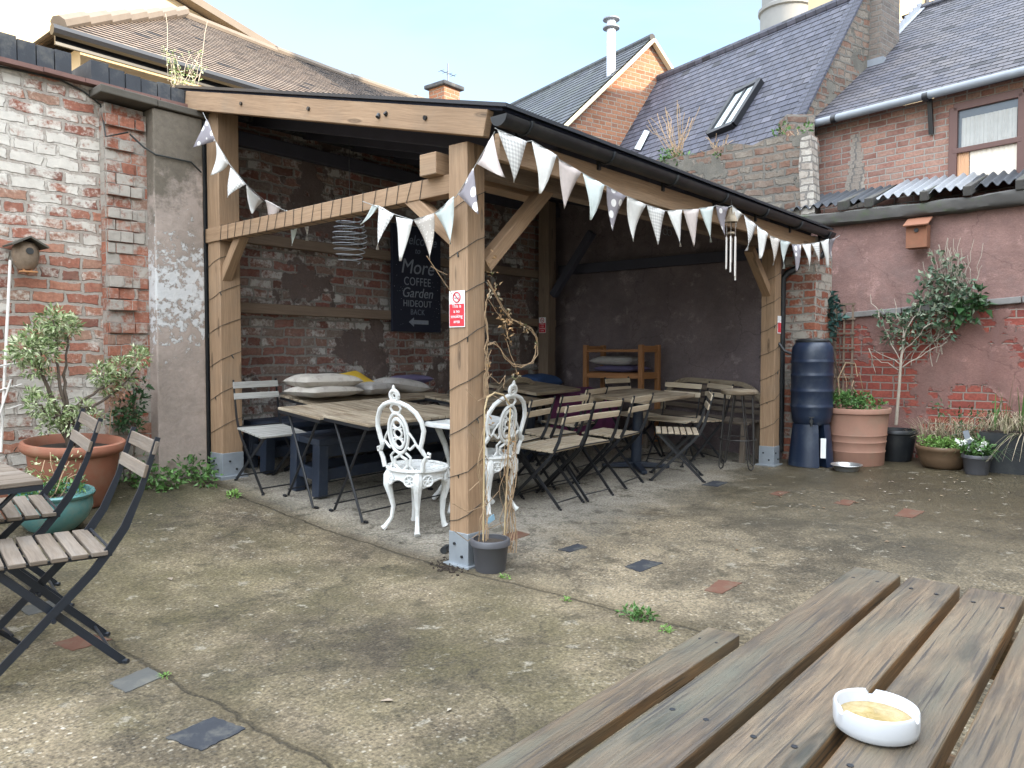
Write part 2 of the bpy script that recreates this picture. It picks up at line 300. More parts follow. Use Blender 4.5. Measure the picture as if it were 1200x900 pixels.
def cloth_pat(name, a, b, kind):
    t = NT(name); uv = t.uv
    if kind == 'dots':
        v = t.vor(t.map(uv, (11, 11, 1)), 1.0, rnd=.35); f = t.ramp(v, [(.27, 1), (.31, 0)])
    elif kind == 'check':
        s = t.sep(t.map(uv, (40, 40, 1)))
        f = t.m_('MULTIPLY', t.m_('ADD', t.m_('GREATER_THAN', t.m_('SINE', t.m_('MULTIPLY', s[0], 6.28)), 0), t.m_('GREATER_THAN', t.m_('SINE', t.m_('MULTIPLY', s[1], 6.28)), 0)), .5)
    elif kind == 'spots':
        v = t.vor(t.map(uv, (60, 60, 1)), 1.0, rnd=.5); f = t.ramp(v, [(.25, 1), (.33, 0)])
    else: f = t.ramp(t.noise(uv, 25, 4), [(.4, 0), (.6, .35)])
    c = t.mix(f, a, b); c = t.mix(t.ramp(t.noise(uv, 8, 5), [(.4, 0), (.8, .3)]), c, tuple(x * .6 for x in a))
    return t.fin(c, .95, t.bump(t.noise(uv, 150, 2), .2, .001), spec=.1)
PAT = {'dots': cloth_pat('grey_dotted_cloth', (.27, .25, .27), (.78, .76, .74), 'dots'),
       'white': cloth_pat('white_cloth', (.68, .67, .64), (.55, .54, .52), 'plain'),
       'check': cloth_pat('checked_cloth', (.66, .65, .62), (.40, .39, .38), 'check'),
       'pink': cloth_pat('pale_pink_cloth', (.56, .49, .46), (.46, .40, .38), 'plain'),
       'spots': cloth_pat('spotted_beige_cloth', (.47, .43, .39), (.66, .63, .58), 'spots'),
       'mint': cloth_pat('pale_mint_cloth', (.55, .60, .58), (.46, .52, .5), 'plain')}

# ------------------------------------------------------------------ geometry
OFF = {}
class MB:
    def __init__(s): s.v = []; s.f = []; s.uv = []; s.mi = []
    def poly(s, pts, uvs=None, mi=0):
        i = len(s.v); s.v += [Vector(p) for p in pts]; s.f.append(list(range(i, i + len(pts))))
        if uvs is None:
            p = [Vector(q) for q in pts]; n = (p[1] - p[0]).cross(p[2] - p[0])
            ax = max(range(3), key=lambda k: abs(n[k])); a, b = [(1, 2), (0, 2), (0, 1)][ax]
            uvs = [(q[a], q[b]) for q in p]
        s.uv.append(uvs); s.mi.append(mi)
    def grid(s, pts, nu, nv, uvs, mi=0, closeu=False):   # pts index [j*nu+i]
        i0 = len(s.v); s.v += [Vector(p) for p in pts]
        for j in range(nv - 1):
            for i in range(nu - 1 + (1 if closeu else 0)):
                k = (i + 1) % nu
                q = [j * nu + i, j * nu + k, (j + 1) * nu + k, (j + 1) * nu + i]
                s.f.append([i0 + a for a in q])
                uu = [uvs[a] for a in q]
                if closeu and k == 0:
                    w = uvs[j * nu + 1][0] - uvs[j * nu][0]
                    uu = [uu[0], (uu[0][0] + w, uu[0][1]), (uu[3][0] + w, uu[3][1]), uu[3]]
                s.uv.append(uu); s.mi.append(mi)
    def bar(s, p0, p1, w, h, up=(0, 0, 1), mi=(0, 0), ends=True, w1=None, h1=None):
        p0, p1 = Vector(p0), Vector(p1); d = (p1 - p0); L = d.length
        if L < 1e-6: return
        d /= L; up = Vector(up); x = d.cross(up)
        if x.length < 1e-4: x = d.cross(Vector((1, 0, 0)))
        x.normalize(); y = x.cross(d).normalized(); w1 = w if w1 is None else w1; h1 = h if h1 is None else h1
        c = [(-1, -1), (1, -1), (1, 1), (-1, 1)]
        a = [p0 + x * (u * w / 2) + y * (v * h / 2) for u, v in c]; b = [p1 + x * (u * w1 / 2) + y * (v * h1 / 2) for u, v in c]
        i = len(s.v); s.v += a + b; per = [0, w, w + h, 2 * w + h, 2 * w + 2 * h]
        for k in range(4):
            n = (k + 1) % 4; s.f.append([i + k, i + n, i + 4 + n, i + 4 + k])
            s.uv.append([(0, per[k]), (0, per[k + 1]), (L, per[k + 1]), (L, per[k])]); s.mi.append(mi[0] if k == 2 else mi[1])
        if ends:
            s.f.append([i + 3, i + 2, i + 1, i]); s.uv.append([(0, h), (.05, h), (.05, 0), (0, 0)]); s.mi.append(mi[1])
            s.f.append([i + 4, i + 5, i + 6, i + 7]); s.uv.append([(0, 0), (.05, 0), (.05, h), (0, h)]); s.mi.append(mi[1])
    def box(s, lo, hi, mi=(0, 0)):
        (x0, y0, z0), (x1, y1, z1) = lo, hi
        P = [(x0, y0, z0), (x1, y0, z0), (x1, y1, z0), (x0, y1, z0), (x0, y0, z1), (x1, y0, z1), (x1, y1, z1), (x0, y1, z1)]
        i = len(s.v); s.v += [Vector(p) for p in P]
        for q, (a, b), m in (((0, 1, 5, 4), (0, 2), 1), ((1, 2, 6, 5), (1, 2), 1), ((2, 3, 7, 6), (0, 2), 1), ((3, 0, 4, 7), (1, 2), 1), ((4, 5, 6, 7), (0, 1), 0), ((3, 2, 1, 0), (0, 1), 1)):
            s.f.append([i + k for k in q]); s.uv.append([(P[k][a], P[k][b]) for k in q]); s.mi.append(mi[m])
    def tube(s, pts, r, n=6, caps=True, mi=0, flat=1.0):
        pts = [Vector(p) for p in pts]; m = len(pts); rs = r if isinstance(r, (list, tuple)) else [r] * m
        t0 = (pts[1] - pts[0]).normalized(); x = t0.orthogonal().normalized(); i0 = len(s.v); L = 0
        rings = []; vv = []
        for k in range(m):
            t = ((pts[min(k + 1, m - 1)] - pts[max(k - 1, 0)])).normalized()
            x = (x - t * x.dot(t))
            x = x.normalized() if x.length > 1e-5 else t.orthogonal().normalized()
            y = t.cross(x)
            if k: L += (pts[k] - pts[k - 1]).length
            for j in range(n):
                a = 2 * math.pi * j / n; rings.append(pts[k] + (x * math.cos(a) + y * math.sin(a) * flat) * rs[k]); vv.append((L, j / n * 6.28 * max(rs)))
        i = len(s.v); s.v += rings
        for k in range(m - 1):
            for j in range(n):
                q = (j + 1) % n
                s.f.append([i + k * n + j, i + k * n + q, i + (k + 1) * n + q, i + (k + 1) * n + j])
                w = 6.28 * max(rs) / n
                s.uv.append([(vv[k * n + j][0], j * w), (vv[k * n][0], (j + 1) * w), (vv[(k + 1) * n][0], (j + 1) * w), (vv[(k + 1) * n][0], j * w)]); s.mi.append(mi)
        if caps:
            s.f.append([i + j for j in reversed(range(n))]); s.uv.append([(0, 0)] * n); s.mi.append(mi)
            s.f.append([i + (m - 1) * n + j for j in range(n)]); s.uv.append([(0, 0)] * n); s.mi.append(mi)
    def lathe(s, prof, n=24, c=(0, 0, 0), mi=0, sx=1, sy=1, cap=True):
        pts = []; uvs = []; L = 0
        for k, (r, z) in enumerate(prof):
            if k: L += math.hypot(r - prof[k - 1][0], z - prof[k - 1][1])
            for j in range(n):
                a = 2 * math.pi * j / n; pts.append((c[0] + r * sx * math.cos(a), c[1] + r * sy * math.sin(a), c[2] + z)); uvs.append((j / n * 6.28 * .3, L))
        s.grid(pts, n, len(prof), uvs, mi, True)
        for k, rev in ((0, True), (len(prof) - 1, False)):
            if cap and prof[k][0] > 1e-4:
                i = len(s.v); s.v += [Vector(p) for p in pts[k * n:(k + 1) * n]]
                s.f.append([i + j for j in (reversed(range(n)) if rev else range(n))]); s.uv.append([(p[0], p[1]) for p in (list(reversed(pts[k * n:(k + 1) * n])) if rev else pts[k * n:(k + 1) * n])]); s.mi.append(mi)
    def strap(s, pts, w, t, side=(1, 0, 0), mi=0):        # flat bar: t thick along side, w across
        pts = [Vector(p) for p in pts]; side = Vector(side).normalized(); m = len(pts); i = len(s.v); L = 0
        ws = w if isinstance(w, (list, tuple)) else [w] * m; Ls = []
        for k in range(m):
            d = (pts[min(k + 1, m - 1)] - pts[max(k - 1, 0)]).normalized(); y = side.cross(d).normalized()
            if k: L += (pts[k] - pts[k - 1]).length
            Ls.append(L)
            for u, v in ((-1, -1), (1, -1), (1, 1), (-1, 1)): s.v.append(pts[k] + side * (u * t / 2) + y * (v * ws[k] / 2))
        for k in range(m - 1):
            for j in range(4):
                q = (j + 1) % 4; s.f.append([i + k * 4 + j, i + k * 4 + q, i + k * 4 + 4 + q, i + k * 4 + 4 + j]); s.uv.append([(Ls[k], 0), (Ls[k], w if not isinstance(w, (list, tuple)) else w[0]), (Ls[k + 1], .02), (Ls[k + 1], 0)]); s.mi.append(mi)
        s.f.append([i + 3, i + 2, i + 1, i]); s.uv.append([(0, 0)] * 4); s.mi.append(mi)
        k = (m - 1) * 4 + i; s.f.append([k, k + 1, k + 2, k + 3]); s.uv.append([(0, 0)] * 4); s.mi.append(mi)
    def leaf(s, p, d, up, L, w, mi=0, fold=.25):
        p, d, up = Vector(p), Vector(d).normalized(), Vector(up); x = d.cross(up)
        x = x.normalized() if x.length > 1e-4 else d.orthogonal().normalized(); n = x.cross(d)
        a = p; b = p + d * L * .45 + x * w / 2 + n * w * fold; c = p + d * L - n * L * .12; e = p + d * L * .45 - x * w / 2 + n * w * fold
        i = len(s.v); s.v += [a, b, c, e]; s.f += [[i, i + 1, i + 2], [i, i + 2, i + 3]]
        s.uv += [[(0, 0), (1, 0), (1, 1)], [(0, 0), (1, 1), (0, 1)]]; s.mi += [mi, mi]
    def build(s, name, mat, parent=None, smooth=False, bevel=0, sharp=40, seg=2):
        off = OFF.get(parent.name, Vector((0, 0, 0))) if parent else Vector((0, 0, 0))
        me = bpy.data.meshes.new(name); me.from_pydata([v - off for v in s.v], [], s.f)
        ul = me.uv_layers.new(name='UVMap'); k = 0
        flat = [c for u in s.uv for q in u for c in q]; ul.data.foreach_set('uv', flat)
        mats = mat if isinstance(mat, (list, tuple)) else [mat]
        for m in mats: me.materials.append(m)
        if len(mats) > 1: me.polygons.foreach_set('material_index', s.mi)
        if smooth:
            me.shade_smooth(); me.set_sharp_from_angle(angle=R(sharp))
        me.update(); me.validate()
        o = bpy.data.objects.new(name, me); COL.objects.link(o)
        if parent: o.parent = parent; OFF[o.name] = off
        if bevel:
            b = o.modifiers.new('bevel', 'BEVEL'); b.width = bevel; b.segments = seg; b.limit_method = 'ANGLE'; b.angle_limit = R(35)
        return o

def tag(o, label, cat, group=None):
    o['label'] = label; o['category'] = cat
    o['kind'] = 'thing'
    if group: o['group'] = group
    return o
def empty(name, label, cat, loc, rot=None, off=(0, 0, 0), group=None):
    o = bpy.data.objects.new(name, None); COL.objects.link(o); o.empty_display_size = .1
    o.location = loc
    if rot is not None: o.rotation_euler = rot
    OFF[o.name] = Vector(off); return tag(o, label, cat, group)
def yard(name, label, cat, e, l, z=0, group=None):      # a fixed thing: its parts are written in yard coordinates
    return empty(name, label, cat, W(e, l, z), (0, 0, AZ), (e, l, z), group)
def far(name, label, cat, x, y, z=0, group=None):       # a thing whose parts are written in world coordinates
    return empty(name, label, cat, (x, y, z), None, (x, y, z), group)
def frot(e, l, rz, tilt=1.0):
    n = gnormal(e, l); n = Vector((0, 0, 1)).lerp(n, tilt).normalized()
    return (Vector((0, 0, 1)).rotation_difference(n).to_matrix() @ Matrix.Rotation(AZ + rz, 3, 'Z')).to_euler()
def stand(name, label, cat, e, l, rz=0, z=None, group=None, tilt=1.0):   # a loose thing standing in the yard, parts in its own coordinates
    return empty(name, label, cat, W(e, l, g(e, l) if z is None else z), frot(e, l, rz, tilt) if z is None else (0, 0, AZ + rz), (0, 0, 0), group)
def dup(root, e, l, rz, label, z=None, tilt=1.0):
    c = root.copy(); COL.objects.link(c); c.location = W(e, l, g(e, l) if z is None else z)
    c.rotation_euler = frot(e, l, rz, tilt) if z is None else (0, 0, AZ + rz)
    c['label'] = label; OFF[c.name] = Vector((0, 0, 0))
    for ch in list(root.children):
        k = ch.copy(); COL.objects.link(k); k.parent = c
        for gch in ch.children:
            q = gch.copy(); COL.objects.link(q); q.parent = k
    return c
def text(body, size, loc, rot, mat, parent, name='lettering', shear=0, align='CENTER', spacing=1.0, sx=1.0):
    cu = bpy.data.curves.new(name, 'FONT'); cu.body = body; cu.size = size; cu.align_x = align; cu.align_y = 'CENTER'; cu.extrude = .0008; cu.shear = shear; cu.space_character = spacing
    o = bpy.data.objects.new(name, cu); COL.objects.link(o); me = bpy.data.meshes.new_from_object(o.evaluated_get(bpy.context.evaluated_depsgraph_get()))
    bpy.data.objects.remove(o); bpy.data.curves.remove(cu); me.materials.clear(); me.materials.append(mat); o = bpy.data.objects.new(name, me); COL.objects.link(o)
    off = OFF.get(parent.name, Vector((0, 0, 0))); o.location = Vector(loc) - off; o.rotation_euler = rot; o.parent = parent; o.scale = (sx, 1, 1); return o
def rv(s=1): return Vector((random.uniform(-s, s), random.uniform(-s, s), random.uniform(-s, s)))
def rdir():
    while True:
        v = rv()
        if .05 < v.length < 1: return v.normalized()
def wig(p0, p1, n, amp, sag=0):
    p0, p1 = Vector(p0), Vector(p1); out = []
    for i in range(n + 1):
        t = i / n; out.append(p0.lerp(p1, t) + rv(amp) * (1 if 0 < i < n else 0) - Vector((0, 0, sag * 4 * t * (1 - t))))
    return out
def puff(mb, c, rad, n, L, w, squash=1.0, mi=0, outward=.6):
    c = Vector(c)
    for i in range(n):
        d = rdir(); r = rad * random.uniform(.25, 1) ** .6
        p = c + Vector((d.x, d.y, d.z * squash)) * r
        dd = (d * outward + rdir() * .8 + Vector((0, 0, .25)))
        k = random.uniform(.65, 1.25); mb.leaf(p, dd, rdir() + Vector((0, 0, 1)), L * k, w * k, mi)
def blades(mb, c, n, h, spread, w, droop=.6, lean=None):
    c = Vector(c)
    for i in range(n):
        a = random.uniform(0, 6.283); d = Vector((math.cos(a), math.sin(a), 0)); H = h * random.uniform(.5, 1.1); sp = spread * random.uniform(.2, 1.2)
        b = c + d * spread * random.uniform(0, .35); x = Vector((-d.y, d.x, 0)) * w / 2; prev = None; i0 = len(mb.v); m = 4
        for k in range(m + 1):
            t = k / m; p = b + d * sp * t ** 1.6 + Vector((0, 0, H * (t - droop * .6 * t ** 3)))
            if lean: p += Vector(lean) * t * t
            ww = x * (1 - t * .85); mb.v += [p - ww, p + ww]
        for k in range(m):
            q = i0 + 2 * k; mb.f.append([q, q + 1, q + 3, q + 2]); mb.uv.append([(0, 0), (1, 0), (1, 1), (0, 1)]); mb.mi.append(0)

# ------------------------------------------------------------------ ground
def ground_mat():
    t = NT('yard_concrete'); o = t.ob; s = t.sep(o); e, l = s[0], s[1]
    big = t.noise(o, .55, 5, .6); mid = t.noise(o, 2.6, 6, .65); fine = t.noise(o, 24, 5, .7); grit = t.noise(o, 150, 3, .7)
    ag = t.n('TexVoronoi', None, Vector=o, Scale=72.0, Randomness=1.0); agc = t.sep(ag.outputs['Color'])[0]; agd = ag.outputs['Distance']
    ag2 = t.n('TexVoronoi', None, Vector=o, Scale=36.0, Randomness=1.0); agc2 = t.sep(ag2.outputs['Color'])[1]
    base = t.mix(mid, (.125, .10, .066), (.25, .208, .145))
    base = t.mix(t.ramp(big, [(.35, 0), (.65, .6)]), base, (.285, .245, .18))
    peb = t.ramp(agc, [(0, (.035, .03, .025)), (.3, (.11, .09, .065)), (.6, (.22, .18, .125)), (.82, (.33, .29, .225)), (1, (.52, .48, .41))])
    pm = t.m_('MULTIPLY', t.ramp(agd, [(.30, 1), (.55, 0)]), t.ramp(t.noise(o, 3.5, 4, .6), [(.3, .2), (.62, .75)]))
    c = t.mix(pm, base, peb)
    bigp = t.m_('MULTIPLY', t.ramp(ag2.outputs['Distance'], [(.18, 1), (.3, 0)]), t.ramp(agc2, [(.90, 0), (.92, 1)]))
    c = t.mix(bigp, c, (.46, .43, .37))
    # soft wear: dusty under the roof and paled further to make up for dim light, green film in the open slab, dark damp at the far wall
    def smooth(x, a, b):
        nd = t.n('MapRange', {'interpolation_type': 'SMOOTHSTEP'}); t.set(nd.inputs[0], x); nd.inputs[1].default_value = a; nd.inputs[2].default_value = b; return nd.outputs[0]
    wob = t.m_('MULTIPLY', t.m_('SUBTRACT', big, .5), 3.2)
    wob2 = t.m_('MULTIPLY', t.m_('SUBTRACT', mid, .5), 1.4)
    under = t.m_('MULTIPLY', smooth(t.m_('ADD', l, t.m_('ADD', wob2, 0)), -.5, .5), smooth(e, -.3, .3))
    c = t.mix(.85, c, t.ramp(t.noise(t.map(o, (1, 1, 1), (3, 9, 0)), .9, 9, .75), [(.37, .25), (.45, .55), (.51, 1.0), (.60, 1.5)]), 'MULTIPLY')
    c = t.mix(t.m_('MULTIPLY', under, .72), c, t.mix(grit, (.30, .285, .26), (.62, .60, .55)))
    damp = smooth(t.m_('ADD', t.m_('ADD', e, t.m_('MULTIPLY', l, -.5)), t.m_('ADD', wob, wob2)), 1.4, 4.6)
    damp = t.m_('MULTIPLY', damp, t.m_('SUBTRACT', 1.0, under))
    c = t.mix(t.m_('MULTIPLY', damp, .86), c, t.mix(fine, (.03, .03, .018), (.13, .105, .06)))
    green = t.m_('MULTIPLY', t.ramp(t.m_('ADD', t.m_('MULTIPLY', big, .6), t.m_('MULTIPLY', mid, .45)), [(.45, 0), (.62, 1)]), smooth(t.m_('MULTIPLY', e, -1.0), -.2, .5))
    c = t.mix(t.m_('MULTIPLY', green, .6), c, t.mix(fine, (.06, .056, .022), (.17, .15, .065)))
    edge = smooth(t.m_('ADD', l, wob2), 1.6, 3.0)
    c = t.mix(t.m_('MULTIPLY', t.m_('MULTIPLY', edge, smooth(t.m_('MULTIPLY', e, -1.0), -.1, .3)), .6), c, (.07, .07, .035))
    # dark weathering patches
    c = t.mix(t.ramp(t.noise(o, 1.25, 6, .68), [(.52, 0), (.74, .62)]), c, (.055, .05, .04))
    c = t.mix(t.ramp(t.noise(t.map(o, (1, 1, 1), (31, 7, 0)), 6.5, 5, .7), [(.61, 0), (.655, .7)]), c, (.36, .34, .29))
    ck = t.n('TexVoronoi', {'feature': 'DISTANCE_TO_EDGE'}, Vector=t.vadd(o, t.vscale(t.noise(o, 2.5, 6, .7, col=True), .6)), Scale=.55).outputs['Distance']
    c = t.mix(t.ramp(ck, [(.002, .6), (.007, 0)]), c, (.05, .042, .03))
    c = t.mix(t.ramp(t.noise(t.map(o, (1, 1, 1), (11, 5, 0)), 4.2, 7, .75), [(.56, 0), (.62, .6)]), c, (.052, .046, .03))
    # joints cast between the slabs
    jw = t.m_('MULTIPLY', t.m_('SUBTRACT', t.noise(o, 3, 5, .6), .5), .13)
    def joint(e0, w):
        d = t.m_('ABSOLUTE', t.m_('SUBTRACT', t.m_('ADD', e, jw), e0)); return t.ramp(t.m_('DIVIDE', d, w), [(.25, 1), (1, 0)])
    j1 = joint(-.15, .013); j2 = joint(-1.93, .011); j = t.m_('MAXIMUM', j1, j2)
    c = t.mix(t.m_('MULTIPLY', t.m_('MAXIMUM', joint(-.15, .12), joint(-1.93, .10)), .4), c, (.10, .08, .045))
    c = t.mix(t.m_('MULTIPLY', j, .7), c, (.045, .038, .024))
    c = t.mix(.62, c, t.ramp(t.noise(o, 62, 4, .75), [(.34, .2), (.5, .95), (.66, 1.8)]), 'MULTIPLY')
    c = t.mix(1.0, c, (.62, .59, .545), 'MULTIPLY')
    h = t.m_('ADD', t.m_('MULTIPLY', t.ramp(agd, [(0, 1), (.6, 0)]), .5), t.m_('MULTIPLY', fine, .6)); h = t.m_('SUBTRACT', h, t.m_('MULTIPLY', j, 1.6))
    rough = t.m_('SUBTRACT', .92, t.m_('MULTIPLY', damp, .5))
    return t.fin(c, rough, t.bump(h, .85, .008), spec=.35)
gm = MB()
ax = [-200, -60, -20, -10] + [-8 + .5 * i for i in range(37)] + [13, 20, 60, 200]
ay = [-200, -60, -20, -10] + [-8 + .25 * i for i in range(53)] + [8, 20, 60, 200]
gm.grid([(x, y, g(x, y)) for y in ay for x in ax], len(ax), len(ay), [(x, y) for y in ay for x in ax])
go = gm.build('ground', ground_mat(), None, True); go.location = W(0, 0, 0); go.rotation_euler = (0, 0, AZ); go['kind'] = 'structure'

# slabs let into the concrete
def inset(px, py, w, d, rot, mat, label):
    e, l = gp(px, py); t = stand('paving_slab', label, 'paving slab', e, l, rot, group='slabs let into the yard'); mb = MB(); w *= .9; d *= .9; kk = [(random.uniform(-.022, .022), random.uniform(-.022, .022)) for _ in range(4)]
    n = 10; ring = []
    for k in range(n * 4):
        s, q = divmod(k, n); f = q / n - .5; x, y = [(f, -.5), (.5, f), (-f, .5), (-.5, -f)][s]
        wts = ((.5 - x) * (.5 - y), (.5 + x) * (.5 - y), (.5 + x) * (.5 + y), (.5 - x) * (.5 + y)); ring.append((x * w + sum(a * b[0] for a, b in zip(wts, kk)) + random.uniform(-.004, .004), y * d + sum(a * b[1] for a, b in zip(wts, kk)) + random.uniform(-.004, .004)))
    mb.poly([(x, y, .0035) for x, y in ring], ring)
    for a in range(len(ring)):
        b = (a + 1) % len(ring); mb.poly([(*ring[a], -.03), (*ring[b], -.03), (*ring[b], .0035), (*ring[a], .0035)])
    mb.build('slab_face', M[mat], t)
inset(242, 858, .17, .17, .15, 'slate_slab', 'dark blue-grey square slab, nearest of those let into the yard')
inset(163, 797, .16, .15, .1, 'grey_slab', 'grey square slab just beside the foot of the near folding chair')
inset(98, 751, .17, .15, .2, 'red_slab', 'red quarry tile let into the concrete under the near folding chair')
inset(50, 712, .20, .16, .1, 'grey_slab', 'pale grey slab let into the concrete behind the near chair legs')
inset(604, 628, .24, .16, .0, 'red_slab', 'red tile in the ground just behind the potted dead climber')
inset(671, 643, .20, .12, .0, 'slate_slab', 'small slate slab in the ground, nearer the middle post of a pair')
inset(752, 663, .22, .13, .0, 'slate_slab', 'small slate slab in the open ground, farther from the middle post of a pair')
inset(846, 688, .24, .13, .05, 'red_slab', 'worn reddish tile in the ground beyond the picnic table end')
inset(1064, 602, .33, .16, .0, 'red_slab', 'dull red tile in the damp ground before the brown bowl planter')
inset(990, 589, .22, .12, .0, 'red_slab', 'red tile in the damp ground in front of the steel dog bowl')
inset(912, 578, .20, .10, .0, 'red_slab', 'faint red tile in the damp ground near the far shelter post')
inset(838, 567, .28, .16, .0, 'slate_slab', 'black damp slab in the ground in front of the bar stool')

# ------------------------------------------------------------------ garden wall
M['wall_white'] = bricks('whitewashed_old_brick', [(.19, .08, .06), (.35, .135, .09), (.44, .20, .13), (.36, .23, .165)], (.40, .35, .30), bw=.235, rh=.090, ms=.014, paint=(.66, .61, .54), pamt=.64, wob=.055, gamt=.55, grime=(.15, .12, .09), pbig=.9)
M['wall_inner'] = bricks('old_inner_brick', [(.16, .08, .065), (.29, .12, .095), (.27, .17, .135), (.24, .20, .175)], (.31, .29, .265), bw=.235, rh=.088, ms=.012, paint=(.56, .53, .50), pamt=.6, wob=.05, render=(.20, .15, .135), ramt=.5, gamt=.5, grime=(.08, .07, .06))
M['wall_bare'] = bricks('bare_red_brick', [(.20, .075, .05), (.34, .115, .07), (.40, .15, .09), (.26, .13, .09)], (.34, .31, .27), bw=.215, rh=.088, ms=.012, paint=(.46, .41, .35), pamt=.6, wob=.06, gamt=.4)
M['pier_brick'] = bricks('jagged_pier_brick', [(.22, .09, .06), (.36, .13, .08), (.40, .17, .11), (.30, .20, .15)], (.36, .33, .29), bw=.2, rh=.088, ms=.004, paint=(.42, .38, .33), pamt=.72, wob=.04, gamt=.7, grime=(.12, .10, .085))
def pilaster_mat():
    t = NT('flaking_cement_render'); uv = t.uv; s = t.sep(uv)
    n1 = t.noise(uv, 3.2, 7, .72); n2 = t.noise(uv, 19, 6, .72); n3 = t.noise(uv, 1.1, 4)
    c = t.mix(n2, (.25, .205, .175), (.44, .36, .31))
    c = t.mix(t.ramp(n1, [(.4, 0), (.7, .8)]), c, (.20, .17, .145))
    band = t.m_('SUBTRACT', 1.0, t.m_('MULTIPLY', t.m_('ABSOLUTE', t.m_('SUBTRACT', s[1], 1.75)), .75), True)
    fl = t.m_('ADD', t.m_('MULTIPLY', t.noise(uv, 13, 7, .75), .75), t.m_('MULTIPLY', band, .36)); fm = t.ramp(fl, [(.66, 0), (.69, 1)])
    c = t.mix(t.m_('MULTIPLY', fm, .9), c, t.mix(n2, (.40, .41, .42), (.66, .65, .63)))
    tp = t.ramp(t.m_('ADD', t.m_('MULTIPLY', s[1], .28), t.m_('MULTIPLY', n1, .5)), [(.92, 0), (1.08, .85)])
    c = t.mix(tp, c, t.mix(n2, (.045, .04, .03), (.17, .145, .11)))
    return t.fin(c, .93, t.bump(t.m_('ADD', n2, t.m_('MULTIPLY', fm, .4)), .8, .01), spec=.2)
M['pilaster'] = pilaster_mat()
gw = yard('garden_wall', 'old whitewashed red brick garden wall with black coping running behind the shelter', 'wall', -.5, 3.1)
mb = MB(); mb.box((-7, 3.1, -.3), (-.46, 3.42, 3.27)); mb.build('whitewashed_brickwork', M['wall_white'], gw)
mb = MB(); mb.box((-.46, 3.13, -.3), (5.3, 3.42, 3.43)); mb.build('inner_brickwork', M['wall_inner'], gw)
mb = MB()                                        # the broken pier, course by course
z = .1; k = 0
while z < 3.1:
    j = random.uniform(-.05, .03); p = random.uniform(-.012, .03) + (.045 if random.random() < .2 else 0)
    k += 1; cut = (-.72 if k % 2 else -.60) + random.uniform(-.025, .025); j += random.choice((0, 0, -.06)); mb.box((-.79, 2.995 + p, z), (cut - .004, 3.14, z + .083 + random.uniform(-.004, .004))); p += random.uniform(-.01, .02); mb.box((cut + .004, 2.995 + p, z + .001), (-.52 + j, 3.14, z + .082 + random.uniform(-.004, .004))); z += .0875
mb.build('brick_pier', M['pier_brick'], gw, bevel=.008)
mb = MB(); mb.box((-.80, 3.022, -.2), (-.42, 3.15, 3.12)); mb.build('mortar_backing', M['pier_brick'], gw)
mb = MB(); mb.box((-.48, 2.90, -.2), (-.075, 3.16, 3.17)); mb.build('rendered_pilaster', M['pilaster'], gw, bevel=.012)
mb = MB(); mb.bar((-.87, 3.0, 3.215), (-.45, 2.99, 3.205), .24, .06); mb.bar((-.45, 2.99, 3.205), (-.03, 2.99, 3.20), .23, .055); mb.build('old_lintel', M['old_timber'], gw, bevel=.008)
mb = MB(); e = -6.8
while e < 5:
    w = random.uniform(.105, .135)
    if not -1.02 < e < -.88: mb.box((e, 3.045 + random.uniform(0, .012), 3.30), (e + w - .008, 3.45, 3.475 + random.uniform(-.012, .012) - max(0, e + 1.4) * .05))
    e += w
mb.build('coping', M['coping'], gw, bevel=.012)
mb = MB(); e = -6.8
while e < -.1:
    w = .28; mb.bar((e, 3.1, 3.283 + random.uniform(-.004, .004)), (e + w - .004, 3.1, 3.283), .17, .032); e += w
mb.build('tile_course', M['iron_strip'], gw)
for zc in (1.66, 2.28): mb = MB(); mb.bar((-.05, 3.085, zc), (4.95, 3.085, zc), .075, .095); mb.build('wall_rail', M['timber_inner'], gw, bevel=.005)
# cables on the wall
def cable(name, label, pts, r, mat='cable', cat='cable', n=6):
    o = yard(name, label, cat, pts[0][0], pts[0][1], pts[0][2]); mb = MB(); mb.tube(pts, r, n); mb.build('cable_run', M[mat], o, True); return o
cp = [pl(x, y, l=3.085) for x, y in ((-40, 74), (0, 78), (40, 86), (72, 94), (98, 107), (118, 123))]
cp += [pl(124, 160, l=2.97), pl(150, 155, l=2.96)]
cable('cable', 'thin black cable drooping across the whitewashed bricks under the coping', cp, .007)
cable('cable', 'thin black cable crossing the flaking cement pilaster', [pl(x, y, l=l) for x, y, l in ((152, 157, 2.96), (168, 172, 2.93), (182, 181, 2.885), (205, 186, 2.885), (224, 190, 2.885), (236, 202, 2.88))], .007)
dp = yard('drainpipe', 'black upright drainpipe between the cement pilaster and the left timber post', 'drainpipe', -.03, 2.98)
mb = MB(); mb.tube([(-.03, 2.98, .2), (-.03, 2.98, 3.15)], .034, 12); mb.build('pipe', M['black_plastic'], dp, True)
mb = MB(); mb.tube([(-.03, 2.96, 3.0), (-.03, 2.96, 3.2)], .05, 12); mb.build('collar', M['black_plastic'], dp, True)

